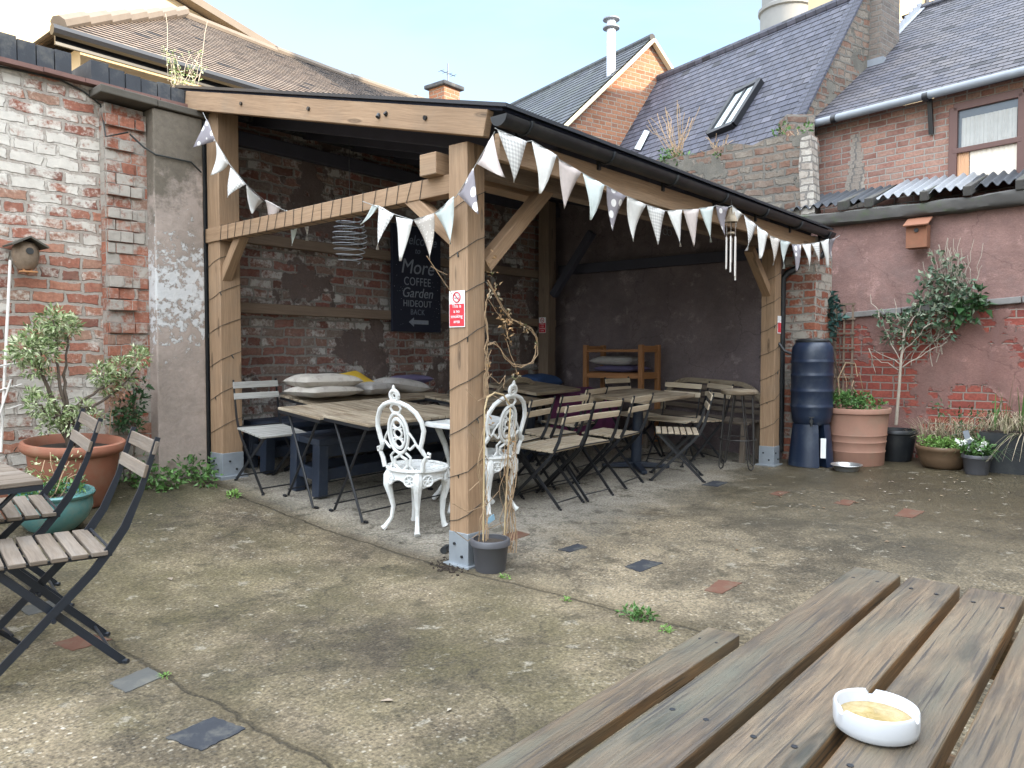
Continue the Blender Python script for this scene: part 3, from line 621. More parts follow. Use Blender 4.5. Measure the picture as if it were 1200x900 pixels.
# ------------------------------------------------------------------ wall behind the shelter and wall on the right
M['rear_render'] = bricks('dark_flaking_render', [(.15, .07, .055), (.22, .09, .07)], (.2, .19, .17), render=(.25, .20, .205), ramt=.98, gamt=.5, bstr=.9)
M['right_upper'] = bricks('brown_roughcast', [(.22, .08, .06), (.34, .12, .085)], (.36, .33, .3), render=(.35, .212, .185), ramt=1.3, gamt=.55, bstr=1.3, grime=(.17, .145, .14))
M['right_lower'] = bricks('red_brick_through_render', [(.20, .06, .05), (.30, .075, .055), (.36, .10, .07)], (.33, .26, .22), render=(.32, .175, .15), ramt=.58, gamt=.5, rh=.085, pbig=1.5, bstr=1.0, grime=(.13, .10, .085))
rw = yard('shelter_end_wall', 'dark flaking rendered wall closing the far end of the shelter', 'wall', 5, 1)
mb = MB()
def prism_l(mb, e0, e1, pts):                    # outline in (l, z) pushed from e0 to e1
    a = [(e0, l, z) for l, z in pts]; b = [(e1, l, z) for l, z in pts]; n = len(pts)
    mb.poly(list(reversed(a)), [(l, z) for l, z in reversed(pts)]); mb.poly(b, [(l, z) for l, z in pts])
    for i in range(n):
        j = (i + 1) % n; mb.poly([a[i], a[j], b[j], b[i]])
def rz(l): return 2.612 + .2476 * (l + .19)      # top of the rafters
prism_l(mb, 5.0, 5.3, [(-.0, -.2), (3.12, -.2), (3.12, rz(3.12) - .03), (0, rz(0) - .05)])
mb.build('rendered_face', M['rear_render'], rw)
mb = MB(); mb.box((4.975, -.345, -.2), (5.5, -.004, 2.36)); mb.build('brick_end', M['wall_bare'], rw, bevel=.01)
mb = MB(); mb.box((4.99, -.33, 2.36), (5.45, -.02, 2.50)); mb.build('padstone', M['pilaster'], rw, bevel=.01)
yw = yard('yard_wall', 'brown roughcast yard wall with red bricks showing below a stone ledge', 'wall', 5.9, -1.5)
mb = MB(); mb.box((5.9, -7, 1.70), (6.25, .3, 2.74)); mb.build('roughcast_face', M['right_upper'], yw)
mb = MB(); mb.box((5.86, -7, -.3), (6.25, .3, 1.71)); mb.build('lower_brickwork', M['right_lower'], yw)
mb = MB(); l = .2
while l > -6:
    w = random.uniform(.35, .6); k = 1.70 + (.55 + l) * -.062
    mb.bar((5.862, l, k), (5.862, l - w + .01, k + .06 * w), .075, random.uniform(.062, .072)); l -= w
mb.build('stone_ledge', M['ledge_stone'], yw, bevel=.008)
lt = yard('lean_to_roof', 'low corrugated lean-to roof with a mossy beam along the top of the brown wall', 'roof', 5.9, -1.5, 2.74)
mb = MB(); l = .0
P = []; U = []; nb_ = 20; ns = 150
for j in range(ns + 1):
    l = .15 - 7 * j / ns
    for i in range(nb_):
        a = 2 * math.pi * i / nb_; ca, sa = math.cos(a), math.sin(a); k = (abs(ca) ** 5 + abs(sa) ** 5) ** -.2; d = mnoise.noise(Vector((ca * .6, l * 3.2, sa * .6))) * .016 + mnoise.noise(Vector((ca * 2, l * 11, sa * 2))) * .007
        P.append((5.85 + (.085 + d) * ca * k, l, 2.80 + .012 * math.sin(l * 1.7) + (.075 + d) * sa * k)); U.append((l, i * .03))
mb.grid(P, nb_, ns + 1, U, 0, True); mb.build('mossy_beam', M['moss_beam'], lt, True)
mb = MB()
for x, y in ((985, 243), (1017, 240), (1082, 235), (1133, 226), (1195, 217)):
    p = pl(x, y, e=5.74); mb = MB(); mb.bar((5.74, p.y, 2.915), (6.9, p.y, 3.25), .075, .10); mb.build('rafter', M['moss_beam'], lt, bevel=.008)
l = -2.9
while l > -6: mb = MB(); mb.bar((5.74, l, 2.93), (6.9, l, 3.27), .075, .10); mb.build('rafter', M['moss_beam'], lt, bevel=.008); l -= .5
def corr(mb, l0, l1, e0, e1, z0, slope, amp=.024, pitch=.10, th=.008):
    n = int(abs(l1 - l0) / pitch * 8); P = []; U = []
    for zz in (0, -th):
        for e in (e0, e1):
            for i in range(n + 1):
                l = l0 + (l1 - l0) * i / n; P.append((e, l, z0 + (e - e0) * slope + amp * math.sin(2 * math.pi * l / pitch) + zz)); U.append((l, e))
    m = n + 1
    mb.grid(P[:2 * m], m, 2, U[:2 * m]); mb.grid(P[2 * m:], m, 2, U[2 * m:]); mb.grid(P[:m] + P[2 * m:3 * m], m, 2, U[:2 * m])
la = pl(1026, 240, e=5.78).y; lb = pl(1127, 230, e=5.78).y
mb = MB(); corr(mb, la, lb, 5.80, 6.85, 2.975, .33); mb.build('pale_sheet', M['corr_pale'], lt, True)
mb = MB(); corr(mb, .3, la + .03, 5.95, 6.85, 2.99, .33); mb.build('dark_sheet', M['corr_dark'], lt, True); mb = MB(); corr(mb, lb - .03, -6, 5.95, 6.85, 3.0, .33); mb.build('dark_sheet', M['corr_dark'], lt, True)

# ------------------------------------------------------------------ timber shelter
sh = yard('timber_shelter', 'open-fronted timber shelter with a sloping dark roof on square posts', 'shelter', 0, 0)
def post(e, l, w, z0, z1, mat='timber'):
    mb = MB(); mb.bar((e, l, z0 + .16), (e, l, z1), w, w, up=(0, 1, 0)); o = mb.build('post', M[mat], sh, bevel=.006)
    b = MB(); b.box((e - w / 2 - .004, l - w / 2 - .004, z0 - .01), (e + w / 2 + .004, l + w / 2 + .004, z0 + .2))
    b.box((e - w / 2 - .03, l - w / 2 - .03, z0 - .02), (e + w / 2 + .03, l + w / 2 + .03, z0 + .012)); b.build('post_shoe', M['galv'], o, bevel=.003)
    n = MB()
    for k in range(2):
        n.tube([(e - w / 2 - .012, l - .03 + .06 * k, z0 + .06 + .07 * k), (e - w / 2, l - .03 + .06 * k, z0 + .06 + .07 * k)], .009, 6); n.tube([(e - .03 + .06 * k, l - w / 2 - .012, z0 + .13 - .07 * k), (e - .03 + .06 * k, l - w / 2, z0 + .13 - .07 * k)], .009, 6)
    n.build('bolt', M['black_metal'], o)
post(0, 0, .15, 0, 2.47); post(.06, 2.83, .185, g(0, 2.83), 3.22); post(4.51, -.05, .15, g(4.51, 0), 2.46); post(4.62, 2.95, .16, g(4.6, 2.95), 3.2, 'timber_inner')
def beam(name, p0, p1, w, h, mat='timber', up=(0, 0, 1), bev=.005):
    mb = MB(); mb.bar(p0, p1, w, h, up); return mb.build(name, M[mat], sh, bevel=bev)
OR = beam('rafter', (-.11, 3.06, rz(3.06) - .073), (-.11, -.27, rz(-.27) - .073), .055, .146)
for l in (2.2, 1.35, .62, .55, .2):
    mb = MB(); mb.tube([(-.15, l, rz(l) - .045 - random.uniform(0, .06)), (-.136, l, rz(l) - .07)], .014, 8); mb.build('bolt', M['black_metal'], OR)
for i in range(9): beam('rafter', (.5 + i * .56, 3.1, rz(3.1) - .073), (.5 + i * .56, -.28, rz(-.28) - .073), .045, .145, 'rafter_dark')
beam('tie_beam', (-.0, 2.93, 2.225), (-.0, .06, 2.255), .10, .115)
beam('beam_end', (-.115, .21, 2.375), (.9, .21, 2.375), .14, .13)
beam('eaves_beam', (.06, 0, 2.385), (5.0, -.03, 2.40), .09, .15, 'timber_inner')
beam('fascia', (-.08, -.305, 2.395), (5.15, -.305, 2.41), .04, .15)
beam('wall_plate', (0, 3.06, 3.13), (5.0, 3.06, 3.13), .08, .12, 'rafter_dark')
def brace(a, b, w, e=None, l=None, mat='timber'): beam('brace', pl(*a, e=e, l=l), pl(*b, e=e, l=l), w, w, mat)
brace((552, 296), (476, 226), .085, e=0); brace((256, 345), (288, 266), .08, e=.03)
brace((566, 312), (640, 222), .085, l=0); brace((907, 362), (878, 292), .085, l=-.03)
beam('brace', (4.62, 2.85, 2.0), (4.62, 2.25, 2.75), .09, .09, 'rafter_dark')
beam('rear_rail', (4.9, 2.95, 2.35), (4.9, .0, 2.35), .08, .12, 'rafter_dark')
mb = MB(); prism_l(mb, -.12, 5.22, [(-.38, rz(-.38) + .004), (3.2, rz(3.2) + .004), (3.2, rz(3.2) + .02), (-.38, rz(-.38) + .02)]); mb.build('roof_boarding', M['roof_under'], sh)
mb = MB(); prism_l(mb, -.15, 5.24, [(-.43, rz(-.43) + .021), (3.2, rz(3.2) + .021), (3.2, rz(3.2) + .042), (-.43, rz(-.43) + .042)]); mb.build('roof_sheet', M['roof_sheet'], sh, bevel=.006)
gu = MB(); nn = 10; A = (-.17, -.395, 2.53); B = (5.27, -.395, 2.545); P = []; U = []
for rr in (.058, .053):
    for q in (A, B):
        for k in range(nn + 1):
            a = math.pi + math.pi * k / nn; P.append((q[0], q[1] + rr * math.cos(a), q[2] + rr * math.sin(a))); U.append((q[0], k * .02))
m = nn + 1; gu.grid(P[:2 * m], m, 2, U); gu.grid(P[2 * m:], m, 2, U)
for s in (0, m - 1): gu.poly([P[s], P[m + s], P[3 * m + s], P[2 * m + s]])
for q in (A, B): gu.poly([(q[0], q[1] + .058 * math.cos(math.pi + math.pi * k / nn), q[2] + .058 * math.sin(math.pi + math.pi * k / nn)) for k in range(nn + 1)])
GU = gu.build('gutter', M['black_plastic'], sh, True)
for i in range(7):
    mb = MB(); e = .05 + i * .84; mb.tube([(e, -.395 + .062 * math.cos(math.pi + math.pi * k / 8), 2.535 + .062 * math.sin(math.pi + math.pi * k / 8)) for k in range(9)], .011, 5); mb.box((e - .015, -.34, 2.44), (e + .015, -.322, 2.53)); mb.build('gutter_bracket', M['black_plastic'], GU, True)
mb = MB(); mb.tube([(5.17, -.395, 2.49), (5.17, -.395, 2.40), (5.165, -.38, 2.34), (5.13, -.33, 2.29), (4.93, -.06, 2.12), (4.90, -.02, 2.06), (4.90, -.02, 1.95), (4.90, -.02, .2)], .034, 12); mb.build('downpipe', M['black_plastic'], sh, True)

# ------------------------------------------------------------------ buildings beyond the walls
def roof_courses(mb, A, B, C, D, n, lift=.014, rh=.14):      # eaves A-B, ridge D-C
    A, B, C, D = map(Vector, (A, B, C, D)); nrm = (B - A).cross(D - A).normalized()
    if nrm.z < 0: nrm = -nrm
    ref = A
    u = (B - A).normalized()
    for k in range(n):
        t0, t1 = k / n, min(1, (k + 1.15) / n); a, b = A.lerp(D, t0) + nrm * lift, B.lerp(C, t0) + nrm * lift; c, d = B.lerp(C, t1) + nrm * .003, A.lerp(D, t1) + nrm * .003
        U = [(p - ref).dot(u) for p in (a, b, c, d)]
        mb.poly([a, b, c, d], [(U[0], k * rh + .003), (U[1], k * rh + .003), (U[2], k * rh + rh), (U[3], k * rh + rh)])
        mb.poly([a - nrm * lift, b - nrm * lift, b, a], [(U[0], k * rh), (U[1], k * rh), (U[1], k * rh + .003), (U[0], k * rh + .003)])
def prism(mb, pts, d):                                        # polygon pushed along d, uvs (horizontal run, height)
    pts = [Vector(p) for p in pts]; d = Vector(d); n = len(pts); h = Vector((pts[1] - pts[0])); h.z = 0; h = h.normalized() if h.length > .01 else Vector((1, 0, 0))
    mb.poly(pts, [(p.dot(h), p.z) for p in pts]); mb.poly([p + d for p in reversed(pts)], [(p.dot(h), p.z) for p in reversed(pts)])
    for i in range(n):
        j = (i + 1) % n; q = [pts[i], pts[i] + d, pts[j] + d, pts[j]]; dn = d.normalized()
        mb.poly(q, [(v.dot(dn) + v.dot(h), v.z) for v in q])
M['tile_roof'] = slates('old_clay_tiles', [(.11, .08, .06), (.19, .135, .10), (.24, .18, .14), (.15, .115, .095)], .17, .11, lichen=(.23, .185, .14), lamt=.5)
M['hip_tile'] = plain('hip_tiles', (.15, .122, .098), .85, .25, 5, .4, 25)
M['slate_blue'] = slates('blue_slates', [(.036, .038, .056), (.07, .073, .10), (.053, .055, .078), (.11, .11, .14)], .17, .105, lichen=(.085, .08, .09), lamt=.35)
M['slate_brown'] = slates('lichened_slates', [(.04, .042, .058), (.07, .07, .09), (.10, .095, .11), (.055, .056, .075)], .17, .11, lichen=(.12, .10, .085), lamt=.35)
M['slate_green'] = slates('mossy_slates', [(.04, .044, .055), (.06, .065, .08), (.085, .09, .10)], .22, .15, lichen=(.06, .07, .045), lamt=.5)
M['brick_gable'] = bricks('orange_house_brick', [(.26, .11, .06), (.36, .16, .09), (.42, .20, .11), (.22, .11, .08)], (.36, .32, .26), gamt=.3, bw=.225, rh=.075)
M['brick_pink'] = bricks('pink_house_brick', [(.24, .12, .095), (.36, .18, .14), (.42, .24, .18), (.33, .22, .18)], (.40, .36, .32), gamt=.35, bw=.225, rh=.075)
M['brick_chim'] = bricks('grey_brown_chimney_brick', [(.13, .11, .10), (.19, .155, .135), (.22, .18, .15)], (.22, .21, .19), bw=.225, rh=.075)
M['rubble'] = bricks('patched_rubble_and_brick', [(.14, .085, .065), (.22, .125, .09), (.20, .17, .14), (.24, .215, .18)], (.18, .165, .145), bw=.26, rh=.10, ms=.018, wob=.07, render=(.19, .175, .15), ramt=.5, gamt=.6, pbig=2.0)
M['white_brick'] = bricks('white_painted_brick', [(.30, .25, .21), (.5, .47, .42)], (.24, .22, .2), rh=.088, bw=.2, ms=.012, wob=.06, gamt=.7, grime=(.14, .11, .09))

ha = yard('tile_roofed_house', 'cream house with a long old brown tiled roof and brick end chimney', 'house', 2, 6)
mb = MB(); mb.box((-.15, 5.12, 0), (7.85, 9.9, 4.29)); mb.build('wall', M['cream'], ha)
mb = MB(); e0, e1, re0, re1 = -.42, 8.0, 2.15, 8.0; le, lr, ze, zr = 4.9, 7.5, 4.34, 6.0
sag = [0, -.05, -.07, -.05, 0]
for k in range(4):                                            # the roof sags a little between its ends
    f0, f1 = k / 4, (k + 1) / 4
    roof_courses(mb, (e0 + (e1 - e0) * f0, le, ze), (e0 + (e1 - e0) * f1, le, ze), (re0 + (re1 - re0) * f1, lr, zr + sag[k + 1]), (re0 + (re1 - re0) * f0, lr, zr + sag[k]), 29, .016, .11)
roof_courses(mb, (e0, 10.1, ze), (e0, le, ze), (re0, lr, zr), (re0, lr, zr), 29, .016, .11)
roof_courses(mb, (e1, 10.1, ze), (e0, 10.1, ze), (re0, lr, zr), (re1, lr, zr), 29, .016, .11)
RA = mb.build('roof', M['tile_roof'], ha)
mb = MB()
for k in range(7): mb.tube([Vector((e0, le, ze + .03)).lerp(Vector((re0, lr, zr + .05)), k / 7), Vector((e0, le, ze + .055)).lerp(Vector((re0, lr, zr + .075)), (k + 1) / 7)], .075, 8)
for k in range(4): mb.tube([(re0 + (re1 - re0) * k / 4, lr, zr + sag[k] + .02), (re0 + (re1 - re0) * (k + 1) / 4, lr, zr + sag[k + 1] + .0)], .07, 8)
mb.build('ridge_tiles', M['hip_tile'], RA, True)
mb = MB(); mb.poly([(8.0, 4.95, 4.2), (8.0, 10, 4.2), (8.0, 7.5, 6.05)]); mb.build('gable_end', M['hidden_brick'], ha)
mb = MB(); mb.tube([(-.5, 4.84, 4.28), (8.1, 4.84, 4.26)], .055, 8); mb.box((-.45, 4.90, 4.17), (8.0, 4.93, 4.30)); mb.build('gutter', M['black_metal'], ha, True)
mb = MB(); mb.box((7.15, 7.35, 5.4), (7.57, 7.77, 6.34)); ch = mb.build('chimney', M['brick_gable'], ha)
mb = MB(); mb.box((7.08, 7.28, 6.34), (7.64, 7.84, 6.42)); mb.build('chimney_cap', M['coping'], ch, bevel=.02)
mb = MB(); mb.tube([(7.4, 7.5, 6.42), (7.4, 7.5, 6.85)], .010, 6); mb.tube([(7.2, 7.5, 6.66), (7.6, 7.5, 6.66)], .006, 6)
for k in range(4): mb.tube([(7.22 + k * .11, 7.42, 6.66), (7.22 + k * .11, 7.58, 6.66)], .004, 5)
mb.build('aerial', M['black_metal'], ch)

hb = yard('cream_gabled_house', 'tall sunlit cream gable wall rising behind the brown tiled roof', 'house', 0, 10.6)
p, q = pl(205, 0, l=10.6), pl(245, 24, l=10.6); sl_ = (p.z - q.z) / (q.x - p.x); eR = q.x + 1.2; ap = q.x - 6.5; za = q.z + 6.5 * sl_; zb = q.z - 1.2 * sl_
mb = MB(); prism(mb, [(2 * ap - eR, 10.6, 0), (eR, 10.6, 0), (eR, 10.6, zb), (ap, 10.6, za), (2 * ap - eR, 10.6, zb)], (0, 7, 0)); mb.build('gable_wall', M['cream'], hb)
mb = MB()
for s in (1, -1):
    a = Vector((ap, 10.35, za + .02)); b = Vector((ap + s * (eR - ap + .25), 10.35, zb - .25 * sl_ + .02)); up = Vector((0, 0, .14))
    prism(mb, [a, b, b + up, a + up] if s > 0 else [b, a, a + up, b + up], (0, 7.6, 0))
mb.build('roof', M['hip_tile'], hb)

sv = Vector((-.55, .835, 0)).normalized(); nv = Vector((.835, .55, 0)).normalized()
hs = far('slate_roofed_house', 'house with a steep blue slate roof and a single skylight', 'house', 3.4, 10.8)
P0 = Vector((3.68, 10.2, 4.2)); UP = nv * 1.45 + Vector((0, 0, 2.1)); L_ = 5.0
mb = MB(); ext = -.25
roof_courses(mb, P0 + UP * ext + sv * L_, P0 + UP * ext, P0 + UP, P0 + UP + sv * L_, 27, .010, .105); RS = mb.build('roof', M['slate_blue'], hs)
mb = MB(); roof_courses(mb, P0 + nv * 3.2, P0 + nv * 3.2 + sv * L_, P0 + UP + sv * L_, P0 + UP, 27, .010, .105); mb.build('back_slope', M['slate_blue'], hs)
mb = MB(); mb.tube([P0 + UP - sv * .1, P0 + UP + sv * L_], .075, 8); mb.build('ridge_tiles', M['slate_blue'], RS, True)
mb = MB(); w0 = P0 + nv * .06; w0.z = 0; prism(mb, [w0 + sv * L_, w0, w0 + Vector((0, 0, 4.25)), w0 + sv * L_ + Vector((0, 0, 4.25))], nv * 2.7); mb.build('wall', M['rubble'], hs)
# raking parapet between the two slate roofs
mb = MB(); q0 = P0 + UP * -.06; pr = [q0 - Vector((0, 0, 3)), P0 + UP * 1.05 - Vector((0, 0, 4)), P0 + UP * 1.05 + Vector((0, 0, .10)), q0 + Vector((0, 0, .10))]
prism(mb, pr, sv * -.13); mb.build('raking_parapet', M['rubble'], hs)
mb = MB()
for k in range(34):
    c = P0 + UP * (-.05 + 1.1 * k / 33) + Vector((0, 0, .10)) - sv * .05; mb.bar(c + sv * .10, c - sv * .11, .03, .10, up=UP)
mb.build('coping_slates', M['slate_blue'], hs)
mb = MB(); mb.box(P0 + Vector((-.18, -.25, -.75)), P0 + Vector((.2, .05, .12))); mb.build('corbel', M['rubble'], hs, bevel=.03)
def on_plane(px, py, p, n):
    d = Vector(ray(px, py)); o = Vector((0, 0, HC)); return o + d * ((Vector(p) - o).dot(n) / d.dot(n))
nS = sv.cross(UP).normalized(); nS = nS if nS.z > 0 else -nS
sk = [on_plane(x, y, P0, nS) + nS * .05 for x, y in ((833, 161), (862, 149), (894, 98), (864, 113))]
mb = MB()
for a, b in ((0, 1), (1, 2), (2, 3), (3, 0)): mb.bar(sk[a], sk[b], .07, .1, up=nS)
skf = mb.build('skylight', M['black_metal'], hs)
mb = MB(); mb.poly([s + nS * .01 for s in sk]); mb.build('glass', M['glass_sky'], skf)
mb = MB(); mb.bar(sk[0].lerp(sk[1], .5) + nS * .02, sk[3].lerp(sk[2], .5) + nS * .02, .035, .03, up=nS); mb.build('glazing_bar', M['black_metal'], skf)
sk2 = [on_plane(x, y, P0, nS) + nS * .04 for x, y in ((745, 176), (752, 178), (763, 156), (757, 154))]
mb = MB(); mb.poly(sk2); mb.build('roof_pane', M['glass_sky'], hs)

fw = yard('rubble_wall', 'patched stone and brick wall with dry weeds on top, under the slate roof', 'wall', 6, 1.5)
mb = MB(); l = .12; top = []
while l < 4.2: top.append((l, 3.86 + random.uniform(-.03, .05))); l += random.uniform(.12, .25)
prism_l(mb, 6.0, 6.35, [(.10, -.2), (4.2, -.2)] + list(reversed(top)) + [(.10, 3.8)]); mb.build('wall_face', M['rubble'], fw)
mb = MB(); prism_l(mb, 5.985, 6.2, [(-.0, 2.6), (.16, 2.6), (.22, 3.5), (.20, 3.82), (.08, 3.84)]); mb.build('painted_quoin', M['white_brick'], fw)

rr = Vector((.64, -.768, 0)).normalized(); nR = Vector((.768, .64, 0)).normalized()
hr = far('brick_house', 'pink brick house with a lichened slate roof, long gutter and brown window', 'house', 6, 9)
Q = Vector((3.905, 10.35, 4.26)); Vn = nv * 2.78 + Vector((0, 0, 2.22))
mb = MB(); w0 = Q - rr * .1; w0.z = 0; w1 = Q + rr * 9; w1.z = 0; H = Vector((0, 0, 4.24)); prism(mb, [w0, w1, w1 + H, w0 + H], nR * 5.4); mb.build('wall', M['brick_pink'], hr)
upR = nR * 2.76 + Vector((0, 0, 2.22)); o_ = nR * -.15 + Vector((0, 0, -.02))
mb = MB(); roof_courses(mb, Q + o_, Q + o_ + rr * 9.5, Q + upR + rr * 9.5, Q + Vn, 34, .009, .11); RR_ = mb.build('roof', M['slate_brown'], hr)
mb = MB(); roof_courses(mb, Q + nR * 5.6 + rr * 9.5, Q + nR * 5.6, Q + upR, Q + upR + rr * 9.5, 34, .009, .11); mb.build('back_slope', M['slate_brown'], hr)
mb = MB(); mb.tube([Q + Vn, Q + upR + rr * 9.5], .075, 8); mb.build('ridge_tiles', M['slate_brown'], RR_, True)
mb = MB(); up_ = upR.normalized()
for k in range(26):
    a = Q + Vn * (k / 26); b = Q + Vn * ((k + 1) / 26); nn_ = rr.cross(up_); nn_ = nn_ if nn_.z > 0 else -nn_
    mb.bar(a + nn_ * .03 + rr * .02, b + nn_ * .03 + rr * .02, .10, .012, up=nn_); mb.bar(a + nn_ * .08 + rr * .004, b + nn_ * .05 + rr * .004, .012, .11, up=nn_)
mb.build('lead_flashing', M['sheet_lead'], hr)
mb = MB(); mb.tube([Q + nR * -.2 - rr * .1 - Vector((0, 0, .04)), Q + nR * -.2 + rr * 9.3 + Vector((0, 0, .02))], .048, 10); G2 = mb.build('gutter', M['lead'], hr, True)
for k in range(7):
    mb = MB(); c = Q + nR * -.2 + rr * (.5 + k * 1.1) - Vector((0, 0, .04)); mb.tube([c - rr * .03, c + rr * .03], .056, 10)
    if k in (1, 3): mb.bar(c + nR * .1, c + nR * .17 - Vector((0, 0, .4)), .05, .03)
    mb.build('gutter_joint', M['black_metal'], G2, True)
mb = MB(); c = Q + nR * -.08 + rr * .0; mb.tube([c, c - Vector((0, 0, .25)), c + Vector((.03, 0, -2.5))], .055, 8); mb.build('downpipe', M['lead'], hr, True)
mb = MB(); c = on_plane(948, 178, Q, nR); mb.tube([c, c - nR * .12], .07, 12); mb.build('vent_pipe', M['black_metal'], hr, True)
mb = MB()
for k in range(20):                                           # pale efflorescence left by a leak
    yy = 160 + k * 4.3; c = on_plane(1003 + random.uniform(-2, 2), yy, Q, nR); wd_ = .05 + .11 * (k / 20); mb.bar(c - rr * wd_ - nR * .002, c + rr * wd_ - nR * .002, .006, .052)
mb.build('limewash_patch', M['white_brick'], hr)
wc = [on_plane(x, y, Q, nR) for x, y in ((1117, 224), (1198, 207), (1197, 131), (1117, 147))]; wc[3] = wc[0].copy(); wc[3].z = wc[0].z + .94; wc[1] = wc[0] + rr * (wc[1] - wc[0]).dot(rr); wc[2] = wc[1] + Vector((0, 0, .94))
Zv = Vector((0, 0, 1)); mb = MB()
for a, b in ((0, 1), (1, 2), (2, 3), (3, 0)): mb.bar(wc[a] - nR * .01, wc[b] - nR * .01, .09, .075, up=nR if a % 2 == 0 else nR)
mid = [wc[0].lerp(wc[3], .47), wc[1].lerp(wc[2], .47)]; mb.bar(mid[0] - nR * .02, mid[1] - nR * .02, .06, .06, up=nR)
WF = mb.build('window', M['window_wood'], hr, bevel=.006)
mb = MB(); mb.poly([mid[0] - nR * .012, mid[1] - nR * .012, wc[2] - nR * .012, wc[3] - nR * .012]); mb.build('glass', M['glass_dark'], WF)
mb = MB(); n = 40; P = []; U = []
for zz in (0, 1):
    for i in range(n + 1):
        t = .12 + .8 * i / n; p = (mid[0].lerp(mid[1], t) if zz == 0 else mid[0].lerp(mid[1], t) + Vector((0, 0, .36))) - nR * (.02 + .006 * math.sin(i * 1.9)); P.append(p); U.append((t, zz))
mb.grid(P, n + 1, 2, U); mb.build('net_curtain', M['curtain'], WF, True)
for nm, t0, t1, mt in (('reflection_drape', .02, .24, 'blind_reflection'), ('pale_reflection_drape', .25, .98, 'blind_reflection_pale')):  # drape colours carry the sunlit reflection of the lower pane
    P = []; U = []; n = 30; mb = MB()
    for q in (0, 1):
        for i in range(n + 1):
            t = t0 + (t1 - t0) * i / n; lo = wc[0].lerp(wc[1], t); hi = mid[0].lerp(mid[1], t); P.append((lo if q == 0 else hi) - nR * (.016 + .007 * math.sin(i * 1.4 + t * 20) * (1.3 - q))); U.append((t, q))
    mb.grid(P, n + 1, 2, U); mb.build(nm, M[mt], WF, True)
mb = MB(); c = on_plane(1019, 58, Q, nR); c = Q + Vn * .53 + rr * .02; c.z = 0
ca = c - rr * .24 - nR * .28; cb = c + rr * .24 - nR * .28; prism(mb, [ca + Zv * 4.6, cb + Zv * 4.6, cb + Zv * 8.5, ca + Zv * 8.5], nR * .56); CH = mb.build('chimney', M['brick_chim'], hr)
mb = MB(); prism(mb, [ca - rr * .05 - nR * .04 + Zv * 5.0, cb + rr * .05 - nR * .04 + Zv * 5.0, cb + rr * .05 - nR * .04 + Zv * 5.34, ca - rr * .05 - nR * .04 + Zv * 5.34], nR * .1); mb.build('chimney_flashing', M['lead'], CH)

hg = far('gabled_brick_house', 'small house with an orange brick gable, slate roof and white metal flue', 'house', 2.6, 14.5)
A0 = at(762, 49, 14.2); hw, rise, dep = 2.9, 2.7, 9.0; z0 = A0.z - rise
mb = MB(); a = A0 - nv * hw; b = A0 + nv * hw; a.z = b.z = 0; prism(mb, [a, b, b + Zv * z0, A0, a + Zv * z0], sv * dep); mb.build('gable_wall', M['brick_gable'], hg)
mb = MB(); ov = sv * -.06; el = A0 - nv * (hw + .2) - Zv * (rise * (hw + .2) / hw); er = A0 + nv * (hw + .2) - Zv * (rise * (hw + .2) / hw); z4 = Zv * .06
roof_courses(mb, el + ov + sv * dep + z4, el + ov + z4, A0 + ov + z4, A0 + ov + sv * dep + z4, 26, .014, .15); roof_courses(mb, er + ov + z4, er + ov + sv * dep + z4, A0 + ov + sv * dep + z4, A0 + ov + z4, 26, .014, .15); RG = mb.build('roof', M['slate_green'], hg)
mb = MB(); mb.tube([A0 + ov + z4, A0 + sv * dep + z4], .07, 8); mb.build('ridge_tiles', M['slate_green'], RG, True)
mb = MB()
for q in (el, er): mb.bar(q + sv * -.07 + Zv * .0, A0 + sv * -.07 + Zv * .0, .05, .1, up=sv)
mb.build('verge_mortar', M['white_render'], hg)
nG = (A0 - el).cross(sv).normalized(); c = on_plane(716, 86, A0 + z4, nG)
mb = MB(); mb.tube([c - Zv * .1, c + Zv * .92], .078, 14); FL = mb.build('flue', M['flue'], hg, True)
mb = MB()
for h in (.78, .93): mb.lathe([(.06, h - .02), (.15, h), (.15, h + .02), (.05, h + .05)], 16, c)
mb.build('flue_cowl', M['lead'], FL, True)

ct = far('church_tower', 'pale stone church tower with a round stair turret above the slate roofs', 'church tower', 13.5, 36)
tc = at(921, 40, 36); mb = MB(); mb.lathe([(1.15, 0), (1.15, tc.z + .9), (1.24, tc.z + .95), (1.24, tc.z + 1.1), (1.08, tc.z + 1.2), (1.08, 24)], 28, (tc.x, 36, 0)); mb.build('stair_turret', M['tower_stone'], ct, True)
mb = MB(); mb.box((tc.x + .9, 35.6, 0), (tc.x + 6.5, 42, 24)); mb.build('tower_wall', M['tower_stone'], ct)
mb = MB(); c = at(963, 4, 35.6)
for k in range(6): mb.bar((c.x - .5, 35.55, c.z - .5 + k * .32), (c.x + .6, 35.55, c.z - .5 + k * .32), .1, .16)
mb.build('louvred_opening', M['louvre'], ct)
cbk = far('cream_town_house', 'sunlit cream rendered wall rising behind the ridge beside the chimney', 'house', 14, 25)
a = at(1030, 30, 25); b = at(1101, 30, 25); mb = MB(); mb.box((a.x, 25, 0), (b.x, 31, 16)); mb.build('wall', M['cream'], cbk)
mb = MB(); mb.box((a.x - .2, 24.8, 16), (b.x + .2, 31.2, 16.3)); mb.build('cornice', M['white_render'], cbk)
mb = MB(); c = at(1086, 1, 25); mb.box((c.x - .05, 24.93, c.z - .3), (c.x + .05, 25, c.z + 1)); mb.build('waste_pipe', M['black_metal'], cbk)
bt = far('tree', 'dark tree crown just showing over the slate ridge beside the cream wall', 'tree', 16.5, 27)
mb = MB(); mb.tube([(16.5, 27, 0), (16.4, 27, 6), (16.6, 27, 11)], [.3, .22, .1], 8); mb.build('trunk', M['bark'], bt, True)
mb = MB()
